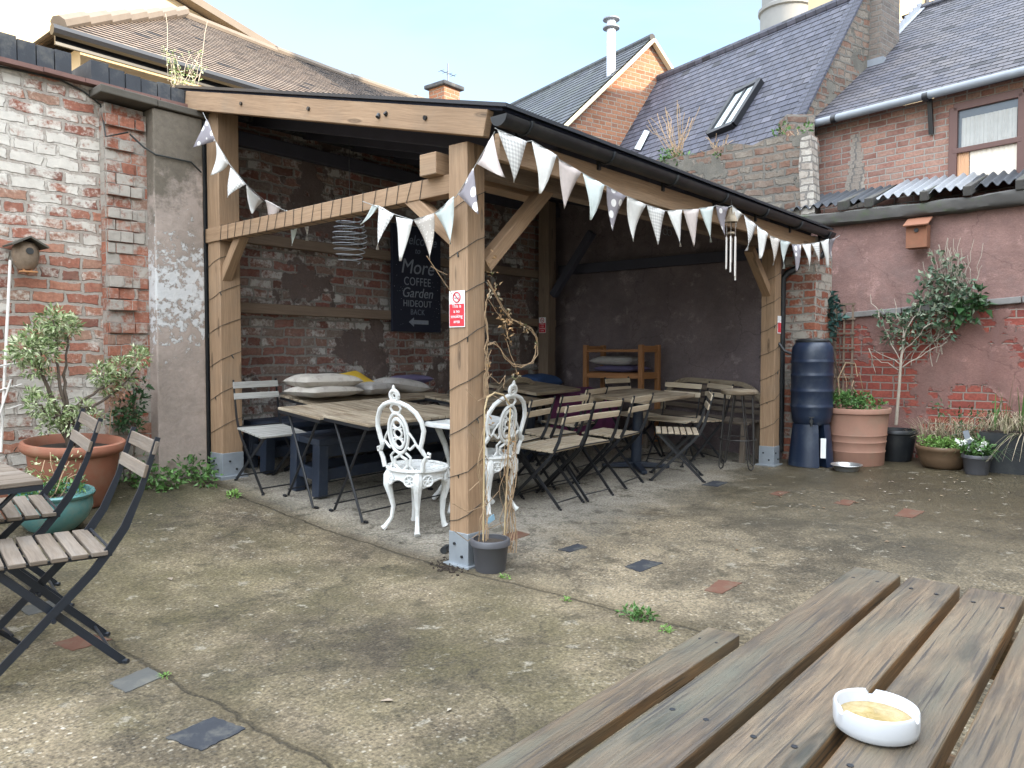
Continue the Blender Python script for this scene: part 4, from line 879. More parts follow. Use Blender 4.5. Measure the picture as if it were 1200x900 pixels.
for k in range(60): puff(mb, Vector((16.6, 27, 13)) + rdir() * random.uniform(.4, 2.3), .7, 26, .22, .13)
mb.build('crown', M['leaf_dark'], bt)
nb = yard('added_shading_house', 'unseen tall pale house on the near side, added to shade the yard', 'house', 0, -8)
mb = MB(); mb.box((-11, -10.5, 0), (-.5, -7.4, 8.2)); mb.box((-.5, -10.5, 0), (12, -7.4, 8.0)); mb.box((6.7, -9.3, 7.8), (7.9, -8.3, 15.0)); mb.box((8.6, -10.4, 7.9), (17, -7.45, 11.0)); mb.build('wall', M['bounce_house'], nb)  # unseen blocks, stack and raised part added to cast shade on yard and roofs

# ------------------------------------------------------------------ folding chairs and tables
def folding_chair(label, e, l, rz, slat, metal, group, tilt=1.0, slats=7, H=.84, fat=1.0, lean=0.0):
    t = stand('folding_chair', label, 'chair', e, l, rz, group=group, tilt=tilt)
    mb = MB(); n = slats; d = .395 / n
    for i in range(n):
        y = -.185 + d * (i + .5); mb.bar((-.205, y, .452 + random.uniform(-.001, .001)), (.205, y, .452), d - .011, .017)
    mb.build('seat', M[slat], t, bevel=.003)
    mb = MB()
    for a, b in ((H - .078, H - .025), (H - .165, H - .114)):
        za = (a + b) / 2; y = -.205 - (za - .46) * (.27 + lean * 2.4)
        mb.bar((-.2, y + .012, za), (.2, y + .012, za), b - a, .014, up=(0, .27, 1) if False else (0, 1, .27))
    mb.build('backrest', M[slat], t, bevel=.003)
    for s in (-1, 1):
        x = s * .19
        mb = MB(); mb.strap([(x, -.30 - lean, H - .01), (x, -.262 - lean * .6, .68), (x, -.225 - lean * .25, .54), (x, -.19, .465), (x, -.13, .385), (x, .235, .012)], [.016 * fat, .018 * fat, .026 * fat, .027 * fat, .026 * fat, .024 * fat], .008 * fat)
        mb.tube([(x - .012, .225, .008), (x + .012, .252, .008)], .011, 6); mb.build('back_leg', M[metal], t)
        x = s * .168
        mb = MB(); mb.strap([(x, .185, .44), (x, -.235, .012)], .024 * fat, .008 * fat); mb.tube([(x - .012, -.252, .008), (x + .012, -.228, .008)], .011, 6)
        mb.tube([(s * .155, -.0, .225), (s * .2, -.0, .225)], .009, 8); mb.build('front_leg', M[metal], t)
    for a, b in (((-.19, .205, .045), (.19, .205, .045)), ((-.168, -.2, .05), (.168, -.2, .05)), ((-.19, -.19, .462), (.19, -.19, .462))): mb = MB(); mb.tube([a, b], .0057, 6); mb.build('stretcher', M[metal], t, True)
    mb = MB()
    for s in (-1, 1): mb.bar((s * .165, -.2, .437), (s * .165, .2, .437), .012, .014)
    mb.build('seat_frame', M[metal], t)
    return t
fg = folding_chair('worn slatted folding chair nearest the camera, two slats on its back, beside the yard joint', -2.19, .26, R(79), 'old_slat', 'fg_metal', 'weathered folding chairs by the left table', slats=6, H=.89, fat=1.2, lean=.06)
fg.scale = (1.04,) * 3
dup(fg, -2.10, 1.07, R(80), 'worn slatted folding chair in front of the teal bowl, behind the nearest one')
def folding_table(label, e, l, rz, w, d, h, slat, metal, group=None, n=9, z=None):
    t = stand('folding_table', label, 'table', e, l, rz, group=group)
    mb = MB(); k = d / n
    for i in range(n): mb.bar((-w / 2, -d / 2 + k * (i + .5), h - .01), (w / 2, -d / 2 + k * (i + .5), h - .01), k - .006, .02)
    mb.build('tabletop', M[slat], t, bevel=.003)
    mb = MB()
    for s in (-1, 1): mb.bar((s * (w / 2 - .015), -d / 2 + .01, h - .032), (s * (w / 2 - .015), d / 2 - .01, h - .032), .02, .022); mb.bar((-w / 2, s * (d / 2 - .01), h - .032), (w / 2, s * (d / 2 - .01), h - .032), .012, .022)
    mb.build('top_frame', M[metal], t)
    for s in (-1, 1):
        y = s * (d / 2 - .05)
        for q in (-1, 1):
            mb = MB(); mb.tube([(q * (w / 2 - .08), y, h - .04), (-q * (w / 2 - .06), y + s * .03 * q, .012)], .010, 8); mb.tube([(-q * (w / 2 - .06) - .015, y, .008), (-q * (w / 2 - .06) + .015, y, .008)], .013, 6); mb.build('leg', M[metal], t, True)
    for q in (-1, 1): mb = MB(); mb.tube([(q * (w / 2 - .1), -d / 2 + .05, .07), (q * (w / 2 - .1), d / 2 - .05, .07)], .006, 6); mb.build('stretcher', M[metal], t, True)
    return t
folding_table('weathered slatted folding table at the left edge of the yard', -2.55, .80, 0, .82, .74, .72, 'old_slat', 'fg_metal', n=8)
folding_table('worn slatted folding table with its corner nearest the white chair', .66, 1.33, R(90), .52, 1.12, .72, 'table_old', 'black_metal', 'slatted folding tables under the shelter', n=15)
folding_table('worn slatted folding table second from the white chair, before the one with cushions', .62, 1.86, R(90), .53, 1.12, .705, 'table_old', 'black_metal', 'slatted folding tables under the shelter', n=15)
folding_table('worn slatted folding table against the brick wall under the cushions', 1.20, 2.44, 0, 1.45, .60, .68, 'table_old', 'black_metal', 'slatted folding tables under the shelter', n=9)
folding_table('old slatted folding table farther along, behind the middle post', 2.05, 1.75, 0, .9, .72, .70, 'table_old', 'black_metal', 'slatted folding tables under the shelter', n=10)
bc = folding_chair('folding chair at the left post, its two greyed back slats turned to the yard', .20, 2.42, R(177), 'grey_slat', 'black_metal', 'folding chairs under the shelter')
GR = 'folding chairs under the shelter'
r1 = folding_chair('pale slatted folding chair nearest the white chair, front row', 1.60, .63, R(3), 'slat_wood', 'black_metal', GR)
for (e, l, a, lab) in ((2.02, .62, -4, 'pale slatted folding chair, second of the front row from the white chair'), (2.62, .68, 5, 'pale slatted folding chair between the front row pair and the pedestal table'),
                       (1.66, 1.08, 8, 'folding chair just behind the dead climber, its back above the white chair seat'), (2.18, 1.08, -3, 'folding chair tucked close behind the front row pair'),
                       (2.85, 1.34, 4, 'folding chair at the near edge of the purple cloth'), (3.22, .33, 30, 'folding chair standing alone before the pedestal table, seat turned left'),
                       (3.95, 1.25, 170, 'small folding chair in front of the orange pine rack, only its top slat showing'), (4.18, .62, 65, 'dark folding chair behind the bar stool'), (3.95, .78, 100, 'dark folding chair between the pedestal table and the curved bench')):
    dup(r1, e, l, R(a), lab)

# white cast iron chairs and table
def arc(c, r, a0, a1, n=14, plane='xz', rx=None, f=None):
    out = []
    for i in range(n + 1):
        a = R(a0 + (a1 - a0) * i / n); u, v = (rx or r) * math.cos(a), r * math.sin(a); out.append(f(c[0] + u, c[1] + v))
    return out
def iron_chair(label, e, l, rz):
    t = stand('cast_iron_chair', label, 'chair', e, l, rz, group='white ornate garden chairs', tilt=.8)
    mb = MB(); mb.lathe([(.0, .44), (.09, .442), (.10, .446), (.11, .442), (.185, .442), (.20, .449), (.215, .445), (.218, .432), (.20, .424), (.0, .424)], 36)
    for k in range(18):
        a = k * R(20); mb.tube([(.115 * math.cos(a), .115 * math.sin(a), .445), (.18 * math.cos(a + .12), .18 * math.sin(a + .12), .446)], .006, 5)
    mb.build('seat', M['white_iron'], t, True)
    la = [R(a) for a in (45, 135, 230, 310)]
    for a in la:
        dx, dy = math.cos(a), math.sin(a); b = -1 if dy < 0 else 1
        pr = [(.175, .43), (.20, .38), (.205, .32), (.185, .25), (.165, .17), (.175, .09), (.215, .03), (.235, .012)] if dy < 0 else [(.175, .43), (.20, .37), (.20, .29), (.18, .2), (.178, .1), (.19, .03), (.20, .012)]
        rs = [.03, .036, .03, .022, .016, .014, .017, .022] if dy < 0 else [.03, .036, .03, .022, .017, .018, .025]
        mb = MB(); mb.tube([(dx * r, dy * r, z) for r, z in pr], rs, 8); mb.build('leg', M['white_iron'], t, True)
    mb = MB()                                     # apron with pierced rosettes
    for i in range(4):
        a0 = la[i]; a1 = la[(i + 1) % 4] + (2 * math.pi if i == 3 else 0); m = 20; P = []; U = []
        for k in range(m + 1):
            f = k / m; a = a0 + (a1 - a0) * f; dep = .055 + .055 * abs(math.cos(math.pi * f)) ** 2
            for z in (.43, .43 - dep): P.append((.196 * math.cos(a), .196 * math.sin(a), z)); U.append((f, z))
        mb.grid([P[2 * k] for k in range(m + 1)] + [P[2 * k + 1] for k in range(m + 1)], m + 1, 2, U[:m + 1] + U[m + 1:])
        mb.tube([P[2 * k + 1] for k in range(m + 1)], .008, 5)
        for f in (.2, .8):
            a = a0 + (a1 - a0) * f; c = Vector((.202 * math.cos(a), .202 * math.sin(a), .372)); x = Vector((-math.sin(a), math.cos(a), 0))
            mb.tube([c + x * .036 * math.cos(R(q)) + Vector((0, 0, .036 * math.sin(R(q)))) for q in range(0, 361, 24)], .008, 6)
            for q in range(0, 360, 60): mb.tube([c, c + x * .033 * math.cos(R(q)) + Vector((0, 0, .033 * math.sin(R(q))))], .006, 5)
    mb.build('apron', M['white_iron'], t, True)
    F_ = lambda x, z: Vector((x, -.165 - .16 * (z - .44) + .035 * (1 - (x / .22) ** 2) * -1 + .03, z))
    mb = MB()
    for s in (1, -1):
        fr = [(.165, .44), (.175, .50), (.20, .545), (.185, .565), (.165, .60), (.185, .66), (.2, .72), (.19, .78), (.155, .84), (.10, .88), (.045, .9), (0, .905)]
        mb.tube([F_(s * x, z) for x, z in fr], [.016, .016, .014, .015, .017, .017, .017, .017, .017, .016, .016, .016], 8)
        mb.tube([F_(s * x, z) for x, z in ((.20, .545), (.225, .545), (.228, .565), (.21, .572))], .010, 6)
        mb.tube([F_(s * x, z) for x, z in ((.165, .60), (.13, .625), (.105, .60), (.085, .585), (.07, .60))], .010, 6)
        mb.tube([F_(s * x, z) for x, z in ((.15, .60), (.12, .66), (.09, .70))], .008, 6)
        mb.tube([F_(s * x, z) for x, z in ((.02, .44), (.055, .47), (.05, .515), (.015, .53), (.0, .56))], .011, 6)
        mb.tube([F_(s * x, z) for x, z in ((.10, .44), (.075, .48), (.085, .53), (.05, .56))], .009, 6)
        mb.tube([F_(s * x, z) for x, z in ((.0, .83), (.03, .835), (.045, .86), (.03, .885), (0, .89))], .009, 6)
    for rx, rz_ in ((.082, .135), (.058, .105)): mb.tube(arc((0, .69), rz_, 0, 360, 26, rx=rx, f=F_), .012 if rx > .07 else .008, 6)
    for zc in (.625, .69, .755): mb.tube(arc((0, zc), .03, 0, 360, 14, rx=.034, f=F_), .008, 6)
    for zc in (.657, .723): mb.tube([F_(-.04, zc), F_(.04, zc)], .007, 5)
    mb.build('back_frame', M['white_iron'], t, True)
    mb = MB(); mb.tube(arc((0, .945), .036, 0, 360, 18, rx=.034, f=F_), .013, 7); mb.tube(arc((0, .945), .016, 0, 360, 12, rx=.016, f=F_), .007, 6)
    mb.tube([F_(0, .975), F_(0, .995), F_(0, 1.01), F_(0, 1.018)], [.010, .013, .009, .003], 8); mb.build('finial', M['white_iron'], t, True)
    return t
iron_chair('white ornate cast iron chair standing left of the middle post, back to the slatted table', .33, .80, R(-82))
iron_chair('white ornate cast iron chair right of the middle post, partly behind the dead climber', 1.06, .80, R(-4))
t = stand('cast_iron_table', 'round white cast iron table between the two white chairs, half hidden by the post', 'table', .98, 1.02, 0)
mb = MB(); mb.lathe([(0, .685), (.12, .687), (.13, .692), (.14, .687), (.30, .687), (.31, .692), (.33, .692), (.345, .684), (.345, .66), (.33, .652), (0, .655)], 48); mb.build('tabletop', M['white_iron'], t, True)
for k in range(3):
    a = R(90 + k * 120); mb = MB(); mb.tube([(r * math.cos(a), r * math.sin(a), z) for r, z in ((.26, .655), (.25, .58), (.17, .46), (.12, .34), (.14, .2), (.22, .08), (.28, .012))], [.02, .026, .022, .018, .017, .018, .022], 8); mb.build('leg', M['white_iron'], t, True)
mb = MB(); mb.tube([(.125 * math.cos(a * .26), .125 * math.sin(a * .26), .32) for a in range(25)], .009, 6); mb.build('leg_ring', M['white_iron'], t, True)

# dark blue benches along the wall
def blue_bench(label, e, l, w, d, h):
    t = stand('blue_bench', label, 'bench', e, l, 0, group='dark blue wooden benches', tilt=.6); mb = MB()
    for i in range(3): mb.bar((-w / 2, -d / 2 + d / 3 * (i + .5), h - .025), (w / 2, -d / 2 + d / 3 * (i + .5), h - .025), d / 3 - .008, .05)
    mb.build('seat', M['blue_paint'], t, bevel=.005)
    for sx in (-1, 1):
        for sy in (-1, 1): mb = MB(); mb.bar((sx * (w / 2 - .05), sy * (d / 2 - .05), 0), (sx * (w / 2 - .05), sy * (d / 2 - .05), h - .05), .09, .09, up=(0, 1, 0)); mb.build('leg', M['blue_paint'], t, bevel=.005)
    mb = MB()
    for sy in (-1, 1): mb.bar((-w / 2 + .1, sy * (d / 2 - .05), .17), (w / 2 - .1, sy * (d / 2 - .05), .17), .04, .09); mb.bar((-w / 2 + .05, sy * (d / 2 - .05), h - .1), (w / 2 - .05, sy * (d / 2 - .05), h - .1), .045, .1)
    for sx in (-1, 1): mb.bar((sx * (w / 2 - .05), -d / 2 + .08, .17), (sx * (w / 2 - .05), d / 2 - .08, .17), .04, .09)
    mb.build('rail', M['blue_paint'], t, bevel=.004); return t
blue_bench('dark blue wooden bench under the slatted tables, its two square legs toward the yard', 1.12, 2.02, 1.75, .40, .46)
blue_bench('dark blue wooden bench behind the left folding chair, against the brick wall', 1.25, 2.82, 1.9, .36, .42)

# pedestal tables, stool, benches, rack at the far end
def pedestal(label, e, l, w, d, h):
    t = stand('pedestal_table', label, 'table', e, l, 0, group='pedestal tables under the shelter'); mb = MB()
    for i in range(5): mb.bar((-w / 2, -d / 2 + d / 5 * (i + .5), h - .016), (w / 2, -d / 2 + d / 5 * (i + .5), h - .016), d / 5 - .002, .032)
    mb.build('tabletop', M['table_old'], t, bevel=.004)
    mb = MB(); mb.tube([(0, 0, .03), (0, 0, h - .03)], .052, 16); mb.build('column', M['blue_paint'], t, True)
    mb = MB()
    for k in range(4):
        a = R(45 + 90 * k); mb.bar((0, 0, .045), (.34 * math.cos(a), .34 * math.sin(a), .025), .075, .055, w1=.06, h1=.03); mb.tube([(.31 * math.cos(a), .31 * math.sin(a), 0), (.31 * math.cos(a), .31 * math.sin(a), .02)], .02, 8)
    mb.build('cross_foot', M['blue_paint'], t, bevel=.006); return t
pedestal('wooden pedestal table on a dark column, nearest the right-hand post', 3.36, .86, 1.0, .72, .75)
pedestal('wooden pedestal table partly hidden, between the folding chairs and purple cloth', 2.95, 1.92, .75, .7, .74)
t = stand('bar_stool', 'tall bar stool with round wooden seat and bent wire legs by the right post', 'stool', 4.12, .13, R(20))
mb = MB(); mb.lathe([(0, .80), (.165, .80), (.178, .79), (.178, .765), (.168, .755), (0, .755)], 32); mb.build('seat', M['table_old'], t, True)
for k in range(4):
    a = R(45 + 90 * k); d = Vector((math.cos(a), math.sin(a), 0)); x = Vector((-d.y, d.x, 0)); mb = MB()
    mb.tube([d * .12 + x * .07 + Zv * .755, d * .20 + x * .035 + Zv * .06, d * .205 + x * .028 + Zv * .025, d * .207 + Zv * .008, d * .205 - x * .028 + Zv * .025, d * .20 - x * .035 + Zv * .06, d * .12 - x * .07 + Zv * .755], .007, 6); mb.build('leg', M['metal_stand'], t, True)
mb = MB(); mb.tube([(.183 * math.cos(R(a)), .183 * math.sin(R(a)), .30) for a in range(0, 361, 15)], .006, 6); mb.build('foot_ring', M['metal_stand'], t, True)

def arched_bench(label, e, l, rz, w, H=.86):
    t = stand('arched_bench', label, 'bench', e, l, rz, group='arched back garden benches'); mb = MB()
    for i in range(5): mb.bar((-w / 2, -.17 + .085 * i, .42), (w / 2, -.17 + .085 * i, .42), .07, .025)
    mb.build('seat', M['old_slat'], t, bevel=.004)
    mb = MB(); n = 18; k = min(.34, w / 2); P = []
    P.append((w / 2, -.24, .42))
    for i in range(n // 2 + 1): a = R(90 * i / (n // 2)); P.append((w / 2 - k + k * math.cos(a), -.28, H - k + k * math.sin(a)))
    for i in range(n // 2 + 1): a = R(90 + 90 * i / (n // 2)); P.append((-w / 2 + k + k * math.cos(a), -.28, H - k + k * math.sin(a)))
    P.append((-w / 2, -.24, .42)); mb.strap(P, .055, .04, side=(0, 1, 0)); mb.build('arched_frame', M['table_old'], t, bevel=.006)
    mb = MB()
    for i in range(5):
        z = .5 + i * .075; dz = max(0, z - (H - k)); hwid = w / 2 - k + math.sqrt(max(0, k * k - dz * dz)); mb.bar((-hwid, -.275, z), (hwid, -.275, z), .018, .05)
    mb.build('backrest', M['old_slat'], t, bevel=.003)
    for sx in (-1, 1):
        for y in (-.2, .18): mb = MB(); mb.bar((sx * (w / 2 - .04), y, 0), (sx * (w / 2 - .04), y, .41 if y < 0 else .41), .05, .05, up=(0, 1, 0)); mb.build('leg', M['old_slat'], t, bevel=.004)
    return t
arched_bench('wooden armchair bench with rounded slatted back beside the purple cloth', 2.82, 2.30, R(0), .78, .80)
arched_bench('long weathered bench with rounded back corners along the dark end wall', 4.62, .80, R(90), 1.25, .80)
t = stand('draped_bench', 'long bench draped in purple cloth in front of the orange rack', 'bench', 3.72, 1.98, 0, tilt=.6); mb = MB()
nx, ny = 40, 16; P = []; U = []
for j in range(ny + 1):
    for i in range(nx + 1):
        x = (i / nx - .5) * 1.30; s = j / ny * 1.3; y = -.24 + max(0, s - .55) * .7 if s > .55 else -.25 - .012 * math.sin(i * .9) * (1 - s / .55); z = .62 + .006 * math.sin(i * 1.3) + .008 * math.sin(j * 2.1 + i * .4) if s > .55 else .62 * (.25 + .75 * s / .55)
        P.append((x, y, z)); U.append((x, s))
mb.grid(P, nx + 1, ny + 1, U); mb.build('cloth', M['purple'], t, True, sharp=80)
mb = MB()
for i in range(3): mb.bar((-.63, -.14 + .17 * i, .59), (.63, -.14 + .17 * i, .59), .16, .035)
mb.build('seat', M['old_slat'], t)
for sx in (-1, 1):
    for y in (-.16, .2): mb = MB(); mb.bar((sx * .57, y, 0), (sx * .57, y, .57), .06, .06, up=(0, 1, 0)); mb.build('leg', M['old_slat'], t)
t = yard('pine_rack', 'orange pine shelf rack holding cushions against the dark end wall', 'shelf rack', 4.6, 1.8, g(4.6, 1.8)); zb = g(4.6, 1.8)
for l in (1.43, 2.2):
    for e in (4.42, 4.80): mb = MB(); mb.bar((e, l, zb), (e, l, 1.36), .055, .055, up=(0, 1, 0)); mb.build('upright', M['pine'], t, bevel=.004)
for l in (1.43, 2.2):
    for z in (.55, 1.0, 1.31): mb = MB(); mb.bar((4.42, l, z), (4.80, l, z), .03, .075); mb.build('side_rung', M['pine'], t, bevel=.003)
mb = MB()
for e in (4.42, 4.8): mb.bar((e, 1.45, 1.29), (e, 2.18, 1.29), .02, .03); mb.bar((e, 1.45, .99), (e, 2.18, .99), .025, .05)
mb.build('back_rail', M['pine'], t, bevel=.003)
for z in (.52, 1.02):
    mb = MB()
    for i in range(5): mb.bar((4.46 + i * .075, 1.43, z), (4.46 + i * .075, 2.2, z), .065, .018)
    mb.build('shelf', M['pine'], t, bevel=.003)

def cushion(label, e, l, z, w, d, h, rz, mat, tilt=(0, 0)):
    o = empty('cushion', label, 'cushion', W(e, l, z), (Matrix.Rotation(AZ + rz, 3, 'Z') @ Matrix.Rotation(tilt[0], 3, 'X') @ Matrix.Rotation(tilt[1], 3, 'Y')).to_euler(), group='cushions under the shelter')
    mb = MB(); n = 22
    ph = random.uniform(0, 6)
    for sgn in (1, -1):
        P = []; U = []
        for j in range(n + 1):
            for i in range(n + 1):
                u, v = i / n * 2 - 1, j / n * 2 - 1; pin = 1 - .07 * (1 - abs(v)) * abs(u) ** 4
                x = u * w / 2 * (1 - .06 * (1 - v * v) * u * u); y = v * d / 2 * (1 - .06 * (1 - u * u) * v * v)
                b = max(0, (1 - u ** 4) * (1 - v ** 4)) ** .55; q = .04 * h * math.sin(5 * u + ph) * math.cos(4 * v + ph)
                P.append((x, y, h / 2 + sgn * (h / 2 * b) + q * b + (0 if sgn > 0 else 0))); U.append((x, y))
        if sgn < 0:
            P2 = []
            for j in range(n + 1): P2 += list(reversed(P[j * (n + 1):(j + 1) * (n + 1)]))
            P = P2
        mb.grid(P, n + 1, n + 1, U)
    c = mb.build('cover', M[mat], o, True, sharp=80); return o
zt = g(1.15, 2.42) + .685
cushion('patterned pale cushion, upper one of the stack of two on the table by the wall', .68, 2.34, zt + .07, .56, .42, .125, R(-8), 'cushion')
cushion('patterned pale cushion, lower one of the stack of two on the table by the wall', .66, 2.30, zt, .56, .42, .10, R(4), 'cushion')
cushion('bright yellow cushion poking up behind the pale ones', 1.22, 2.62, zt + .06, .42, .38, .08, R(10), 'cushion_yellow', (R(25), R(-8)))
cushion('small grey cushion lying right of the stacked pair', 1.14, 2.30, zt, .36, .34, .11, R(14), 'cushion_grey')
cushion('grey cushion lying on the table beside the middle post', 1.62, 2.42, zt, .46, .38, .13, R(-6), 'cushion_grey', (0, R(8)))
cushion('flat lilac cushion behind the middle post', 2.05, 2.75, zt + .06, .42, .3, .09, R(2), 'cushion_lilac')
cushion('grey green cushion on top of the pile in the pine rack', 4.58, 1.85, 1.115, .40, .58, .11, R(6), 'cushion_grey')
cushion('lilac cushion under the grey one in the pine rack', 4.60, 1.80, 1.035, .40, .60, .08, R(-4), 'cushion_lilac')
cushion('grey cushion leaning at the rounded armchair', 2.62, 2.36, g(2.7, 2.3) + .44, .34, .34, .12, R(10), 'cushion_grey', (R(60), 0))
cushion('blue seat cushion in the far corner under the no smoking sign', 4.15, 2.72, g(4.2, 2.7) + .50, .5, .4, .2, R(0), 'blue_cloth')
t = stand('corner_bench', 'low dark blue bench in the far corner carrying a blue cushion', 'bench', 4.05, 2.72, 0, tilt=.3); mb = MB(); mb.bar((-.5, 0, .47), (.5, 0, .47), .4, .05); mb.build('seat', M['blue_paint'], t, bevel=.006)
for sx in (-1, 1):
    for sy in (-1, 1): mb = MB(); mb.bar((sx * .42, sy * .14, 0), (sx * .42, sy * .14, .45), .07, .07, up=(0, 1, 0)); mb.build('leg', M['blue_paint'], t, bevel=.004)

# ------------------------------------------------------------------ picnic table with the ashtray
pt = yard('picnic_table', 'weathered wooden picnic table with gapped boards and an attached bench in front', 'picnic table', -2.3, -2.9)
ef, en = -1.415, -3.30
mb = MB(); l = -2.598
for i in range(5):
    sk_ = random.uniform(-.012, .012); a, b = l - .1185 * i, l - .1185 * i - .1015; mb.bar((en, (a + b) / 2, .731), (ef - i * .012 + sk_, (a + b) / 2, .731 + random.uniform(-.0015, .0015)), .1015, .038, mi=(0, 1))
tops = mb.build('tabletop', [M['pic_top'], M['pic_side']], pt, bevel=.005, seg=3)
mb = MB(); l = -2.598
for i in range(5):
    c = l - .0507 - .1185 * i
    for e in (ef - .10 - i * .012, -2.35, en + .1):
        for s in (-.026, .024): mb.lathe([(.0042, -.004), (.0042, .0008), (.0028, .0012), (0, .0004)], 10, (e + random.uniform(-.008, .008), c + s, .75))
mb.build('screw_heads', M['black_metal'], tops, True)
for cl in (-2.19, -3.58):
    mb = MB(); mb.bar((en, cl, .431), (-1.235, cl, .431), .098, .038, mi=(0, 1)); o = mb.build('bench_plank', [M['pic_top'], M['pic_side']], pt, bevel=.005, seg=3)
    mb = MB()
    for e in (-1.34, en + .1):
        for s in (-.026, .024): mb.lathe([(.0042, -.004), (.0042, .0008), (.0028, .0012), (0, .0004)], 10, (e, cl + s, .45))
    mb.build('screw_heads', M['black_metal'], o, True)
for e in (ef - .16, en + .2):
    mb = MB(); mb.bar((e, -2.62, .665), (e, -3.16, .665), .045, .09); mb.bar((e + .046, -2.12, .372), (e + .046, -3.66, .372), .045, .078); mb.build('cross_bearer', M['pic_side'], pt, bevel=.004)
    for s in (1, -1):
        mb = MB(); mb.bar((e + .092, -2.885 + s * .14, .70), (e + .092, -2.885 + s * .52, 0.0), .095, .045, up=(1, 0, 0)); mb.build('leg', M['pic_side'], pt, bevel=.004)
c0 = site(.484, 1.005)
at_ = yard('ashtray', 'round white ceramic ashtray filled with yellow rainwater on the picnic table', 'ashtray', c0[0], c0[1], .7505)
mb = MB(); prof = [(0, .0), (.046, .0), (.0515, .004), (.053, .012), (.053, .031), (.0515, .034), (.0485, .034), (.047, .032), (.0455, .010), (.043, .008), (0, .008)]
n = 72; P = []; U = []
for k, (r, z) in enumerate(prof):
    for j in range(n):
        a = 2 * math.pi * j / n; zz = z
        for na in (.39, 2.49, 4.58):
            dd = abs((a - na + math.pi) % (2 * math.pi) - math.pi)
            if dd < .06 and z > .024: zz = .0265 + (z - .031) * .2
        P.append((c0[0] + r * math.cos(a), c0[1] + r * math.sin(a), .7505 + zz)); U.append((a, z))
mb.grid(P, n, len(prof), U, 0, True); mb.build('bowl', M['ceramic'], at_, True, sharp=50)
def ash_mat():
    t = NT('yellow_ash_water'); c = t.mix(t.ramp(t.noise(t.ob, 60, 6, .7, 1.2), [(.35, 0), (.65, 1)]), (.25, .18, .065), (.40, .31, .15)); c = t.mix(t.ramp(t.noise(t.map(t.ob, (1, 1.6, 1), (3, 1, 0)), 90, 4, .6), [(.62, 0), (.7, .8)]), c, (.32, .20, .06))
    return t.fin(c, .12, t.bump(t.noise(t.ob, 70, 3), .1, .002), spec=.6)
mb = MB(); mb.lathe([(.0462, .018), (.030, .018), (.015, .018), (0, .018)], 40, (c0[0], c0[1], .7505), cap=False); mb.build('murky_water', ash_mat(), at_)

# ------------------------------------------------------------------ bunting
def bunting(label, flags, cordpts, plane):
    fst = plane(*cordpts[0]); o = yard('bunting', label, 'bunting', fst.x, fst.y, fst.z, group='strings of bunting')
    mb = MB(); mb.tube([plane(*p) for p in cordpts], .0025, 5); mb.build('cord', M['twine'], o, True)
    for (a, b, c, pat) in flags:
        A, B, Cc = plane(*a), plane(*b), plane(*c); n = (B - A).cross(Cc - A).normalized(); wd_ = (B - A).length; m = 8; P = []; U = []; bend = random.uniform(-.03, .03); tw = random.uniform(-.015, .015)
        for j in range(m + 1):
            t = j / m
            for i in range(5):
                s = i / 4; top = A.lerp(B, s); p = top.lerp(Cc, t) + n * (bend * math.sin(t * 2.6) + tw * (s - .5) * t * 2 + .006 * math.sin(s * 6 + t * 4) * (1 - t))
                P.append(p); U.append((s * wd_ * (1 - t) + t * wd_ / 2 + a[0] * .01, -t * (Cc - A).length + a[1] * .01))
        mb = MB(); mb.grid(P, 5, m + 1, U)
        k = mb.build('pennant', PAT[pat], o, True); sm = k.modifiers.new('cloth', 'SOLIDIFY'); sm.thickness = .0016; sm.offset = 0
PLn = lambda x, y, *q: pl(x, y, e=-.15) if not q else pl(x, y, e=q[0])
PBk = lambda x, y: pl(x, y, e=-.19 + .28 * min(1, max(0, (x - 285) / 30)))
bunting('short string of bunting sagging behind the tie beam from the left post', [
    ((242, 139), (253, 165), (226, 173), 'dots'), ((253, 167), (268, 192), (245, 205), 'white'), ((270, 196), (288, 216), (268, 232), 'check'), ((289, 217), (308, 236), (296, 250), 'white'), ((311, 234), (329, 243), (316, 266), 'pink'), ((335, 246), (350, 254), (341, 288), 'mint'), ((352, 256), (362, 258), (359, 282), 'check')],
    [(238, 132), (253, 166), (270, 194), (289, 217), (310, 235), (330, 245), (350, 254), (372, 254), (400, 246)], PBk)
bunting('string of mixed bunting rising to the middle post in front of the chalkboard', [
    ((445, 241), (436, 240), (421, 263), 'mint'), ((444, 241), (462, 251), (444, 293), 'check'), ((464, 254), (484, 258), (469, 306), 'white'), ((485, 258), (509, 250), (502, 304), 'spots'), ((510, 250), (532, 230), (527, 286), 'mint'), ((537, 228), (555, 197), (561, 251), 'dots'), ((559, 192), (578, 158), (592, 208), 'pink')],
    [(425, 236), (436, 240), (462, 251), (484, 258), (509, 250), (535, 230), (556, 196), (580, 154)], PLn)
PRt = lambda x, y: pl(x, y, l=-.47)
